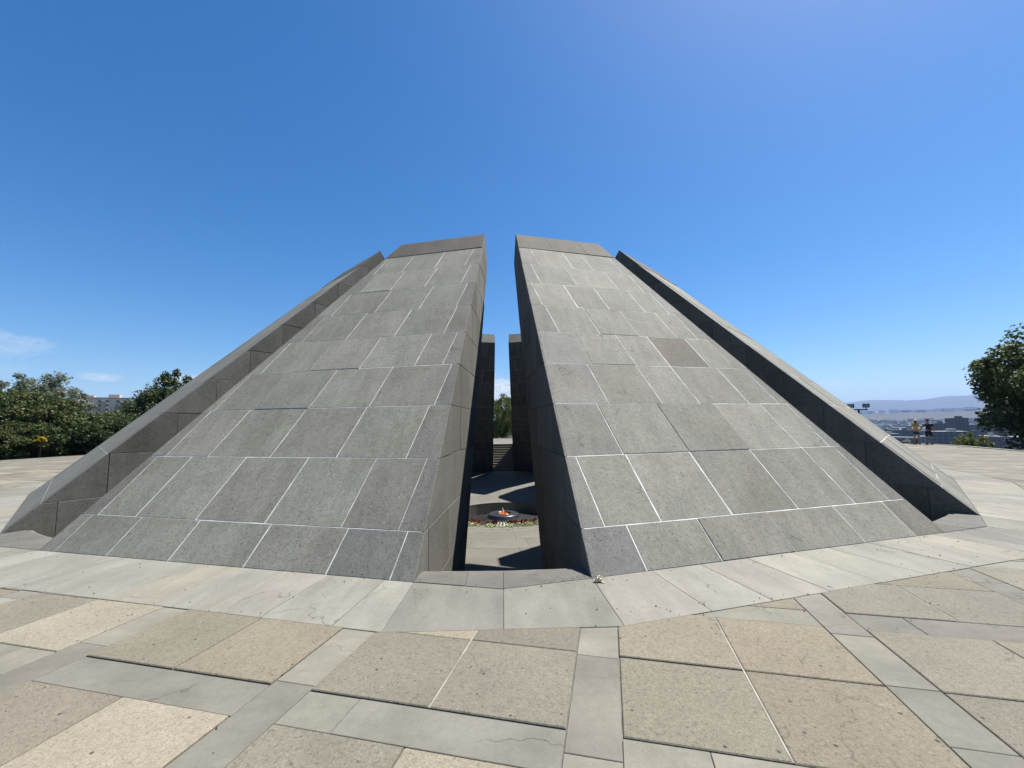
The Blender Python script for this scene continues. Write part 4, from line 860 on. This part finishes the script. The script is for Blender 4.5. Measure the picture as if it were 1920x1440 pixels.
wo = person(1720, 833, 1.66, R_(-60), 'person in mustard yellow top, navy shorts and straw hat looking down at a bag', (((-.30, -.05, 1.18), (-.16, .14, 1.06), (-.10, .20, 1.03)), ((.31, .02, 1.18), (.22, .24, 1.06), (.18, .30, 1.04))), (.01, .05), skin_a, plain('mustard_cloth', (1.0, .58, .09), .8), plain('navy_denim', (.035, .055, .13), .8), True)
hat = MB(); hat.lathe([(0.0, .135), (.055, .13), (.085, .09), (.095, .02), (.10, .0), (.21, -.035), (.215, -.04), (.10, -.008), (.09, .0)], 24)
ho = hat.build('straw_hat', plain('straw', (1.2, 1.0, .62), .85), wo, True); ho.location = (.01, .05, 1.705); ho.rotation_euler = (R_(-14), R_(6), 0)
bd = MB(); bd.lathe([(.098, .012), (.101, .04), (.097, .045)], 24); bd.build('hat_band', plain('hat_band', (.10, .07, .05), .8), ho)
hr = MB(); hr.tube([(.01, 0, 1.70), (.01, -.05, 1.60), (.01, -.06, 1.50)], [.085, .075, .03], 10); hr.build('hair', plain('brown_hair', (.06, .03, .018), .7), wo, True)
bag = MB(); bag.box((0, 0, 0), (.26, .10, .20)); bag.tube([(-.10, 0, .1), (-.08, 0, .22), (.08, 0, .22), (.10, 0, .1)], [.012] * 4, 6)
bo2 = bag.build('hand_bag', plain('pale_canvas', (1.1, 1.05, .85), .85)); q = wo.matrix_basis @ Vector((.06, .30, .98)); bo2.location = q; bo2.rotation_euler = (0, 0, R_(-40)); tag(bo2, 'small pale canvas bag held by the person in yellow', 'bag')
man = person(1743.5, 833.5, 1.72, R_(-28), 'person in black T-shirt, dark knee-length shorts and red cap gazing at the city', (((-.33, .02, 1.16), (-.36, .18, 1.02), (-.37, .25, .99)), ((.31, -.02, 1.14), (.32, .10, .92), (.32, .14, .85))), (0, .02), skin_b, plain('black_cotton', (.014, .014, .016), .85), plain('dark_shorts', (.014, .016, .024), .85), False)
cap = MB(); cap.lathe([(0, .115), (.05, .108), (.085, .075), (.10, .02), (.102, 0), (.09, 0)], 20); cap.add([(-.07, .08, .012), (.07, .08, .012), (.06, .19, 0), (-.06, .19, 0), (-.07, .08, .002), (.07, .08, .002), (.06, .19, -.008), (-.06, .19, -.008)], [(0, 1, 2, 3), (7, 6, 5, 4), (2, 3, 7, 6), (0, 3, 7, 4), (1, 2, 6, 5)])
co = cap.build('red_cap', plain('cap_red', (.45, .04, .07), .8), man, True); co.location = (0, .02, 1.69)
mh = MB(); mh.tube([(0, -.035, 1.70), (0, -.05, 1.60)], [.078, .06], 10); mh.build('hair', plain('dark_hair', (.03, .02, .015), .7), man, True)
# low white bench block at the edge beside them
g = at_range(1703, 826, 50.0); bn = empty('edge_bench', (28.2, 8.6, 0.0), R_(15)); sb = MB(); sb.box((0, 0, .40), (0.45, 2.4, .10)); sb.build('seat', plain('white_stone', (.66, .65, .62), .7), bn)
for yy in (-.9, .9): lb = MB(); lb.box((0, yy, .175), (.35, .22, .35)); lb.build('leg', plain('grey_stone', (.3, .3, .3), .8), bn)
tag(bn, 'low white stone bench at the plaza edge beside two visitors', 'bench')

# ------------------------------------------------------------------ haze over the valley
hz = MB(); hz.box((0, 0, 190), (27000, 27000, 540)); ho_ = hz.build('haze', None)
hm = bpy.data.materials.new('haze_air'); hm.use_nodes = True; nt = hm.node_tree; nt.nodes.clear(); out = nt.nodes.new('ShaderNodeOutputMaterial'); pvv = nt.nodes.new('ShaderNodeVolumePrincipled')
pvv.inputs['Color'].default_value = (0.40, 0.60, 0.98, 1); pvv.inputs['Density'].default_value = 0.00009; pvv.inputs['Anisotropy'].default_value = 0.0; nt.links.new(pvv.outputs[0], out.inputs['Volume']); ho_.data.materials.append(hm); tag(ho_, 'thin blue summer haze', 'haze', None, 'stuff')
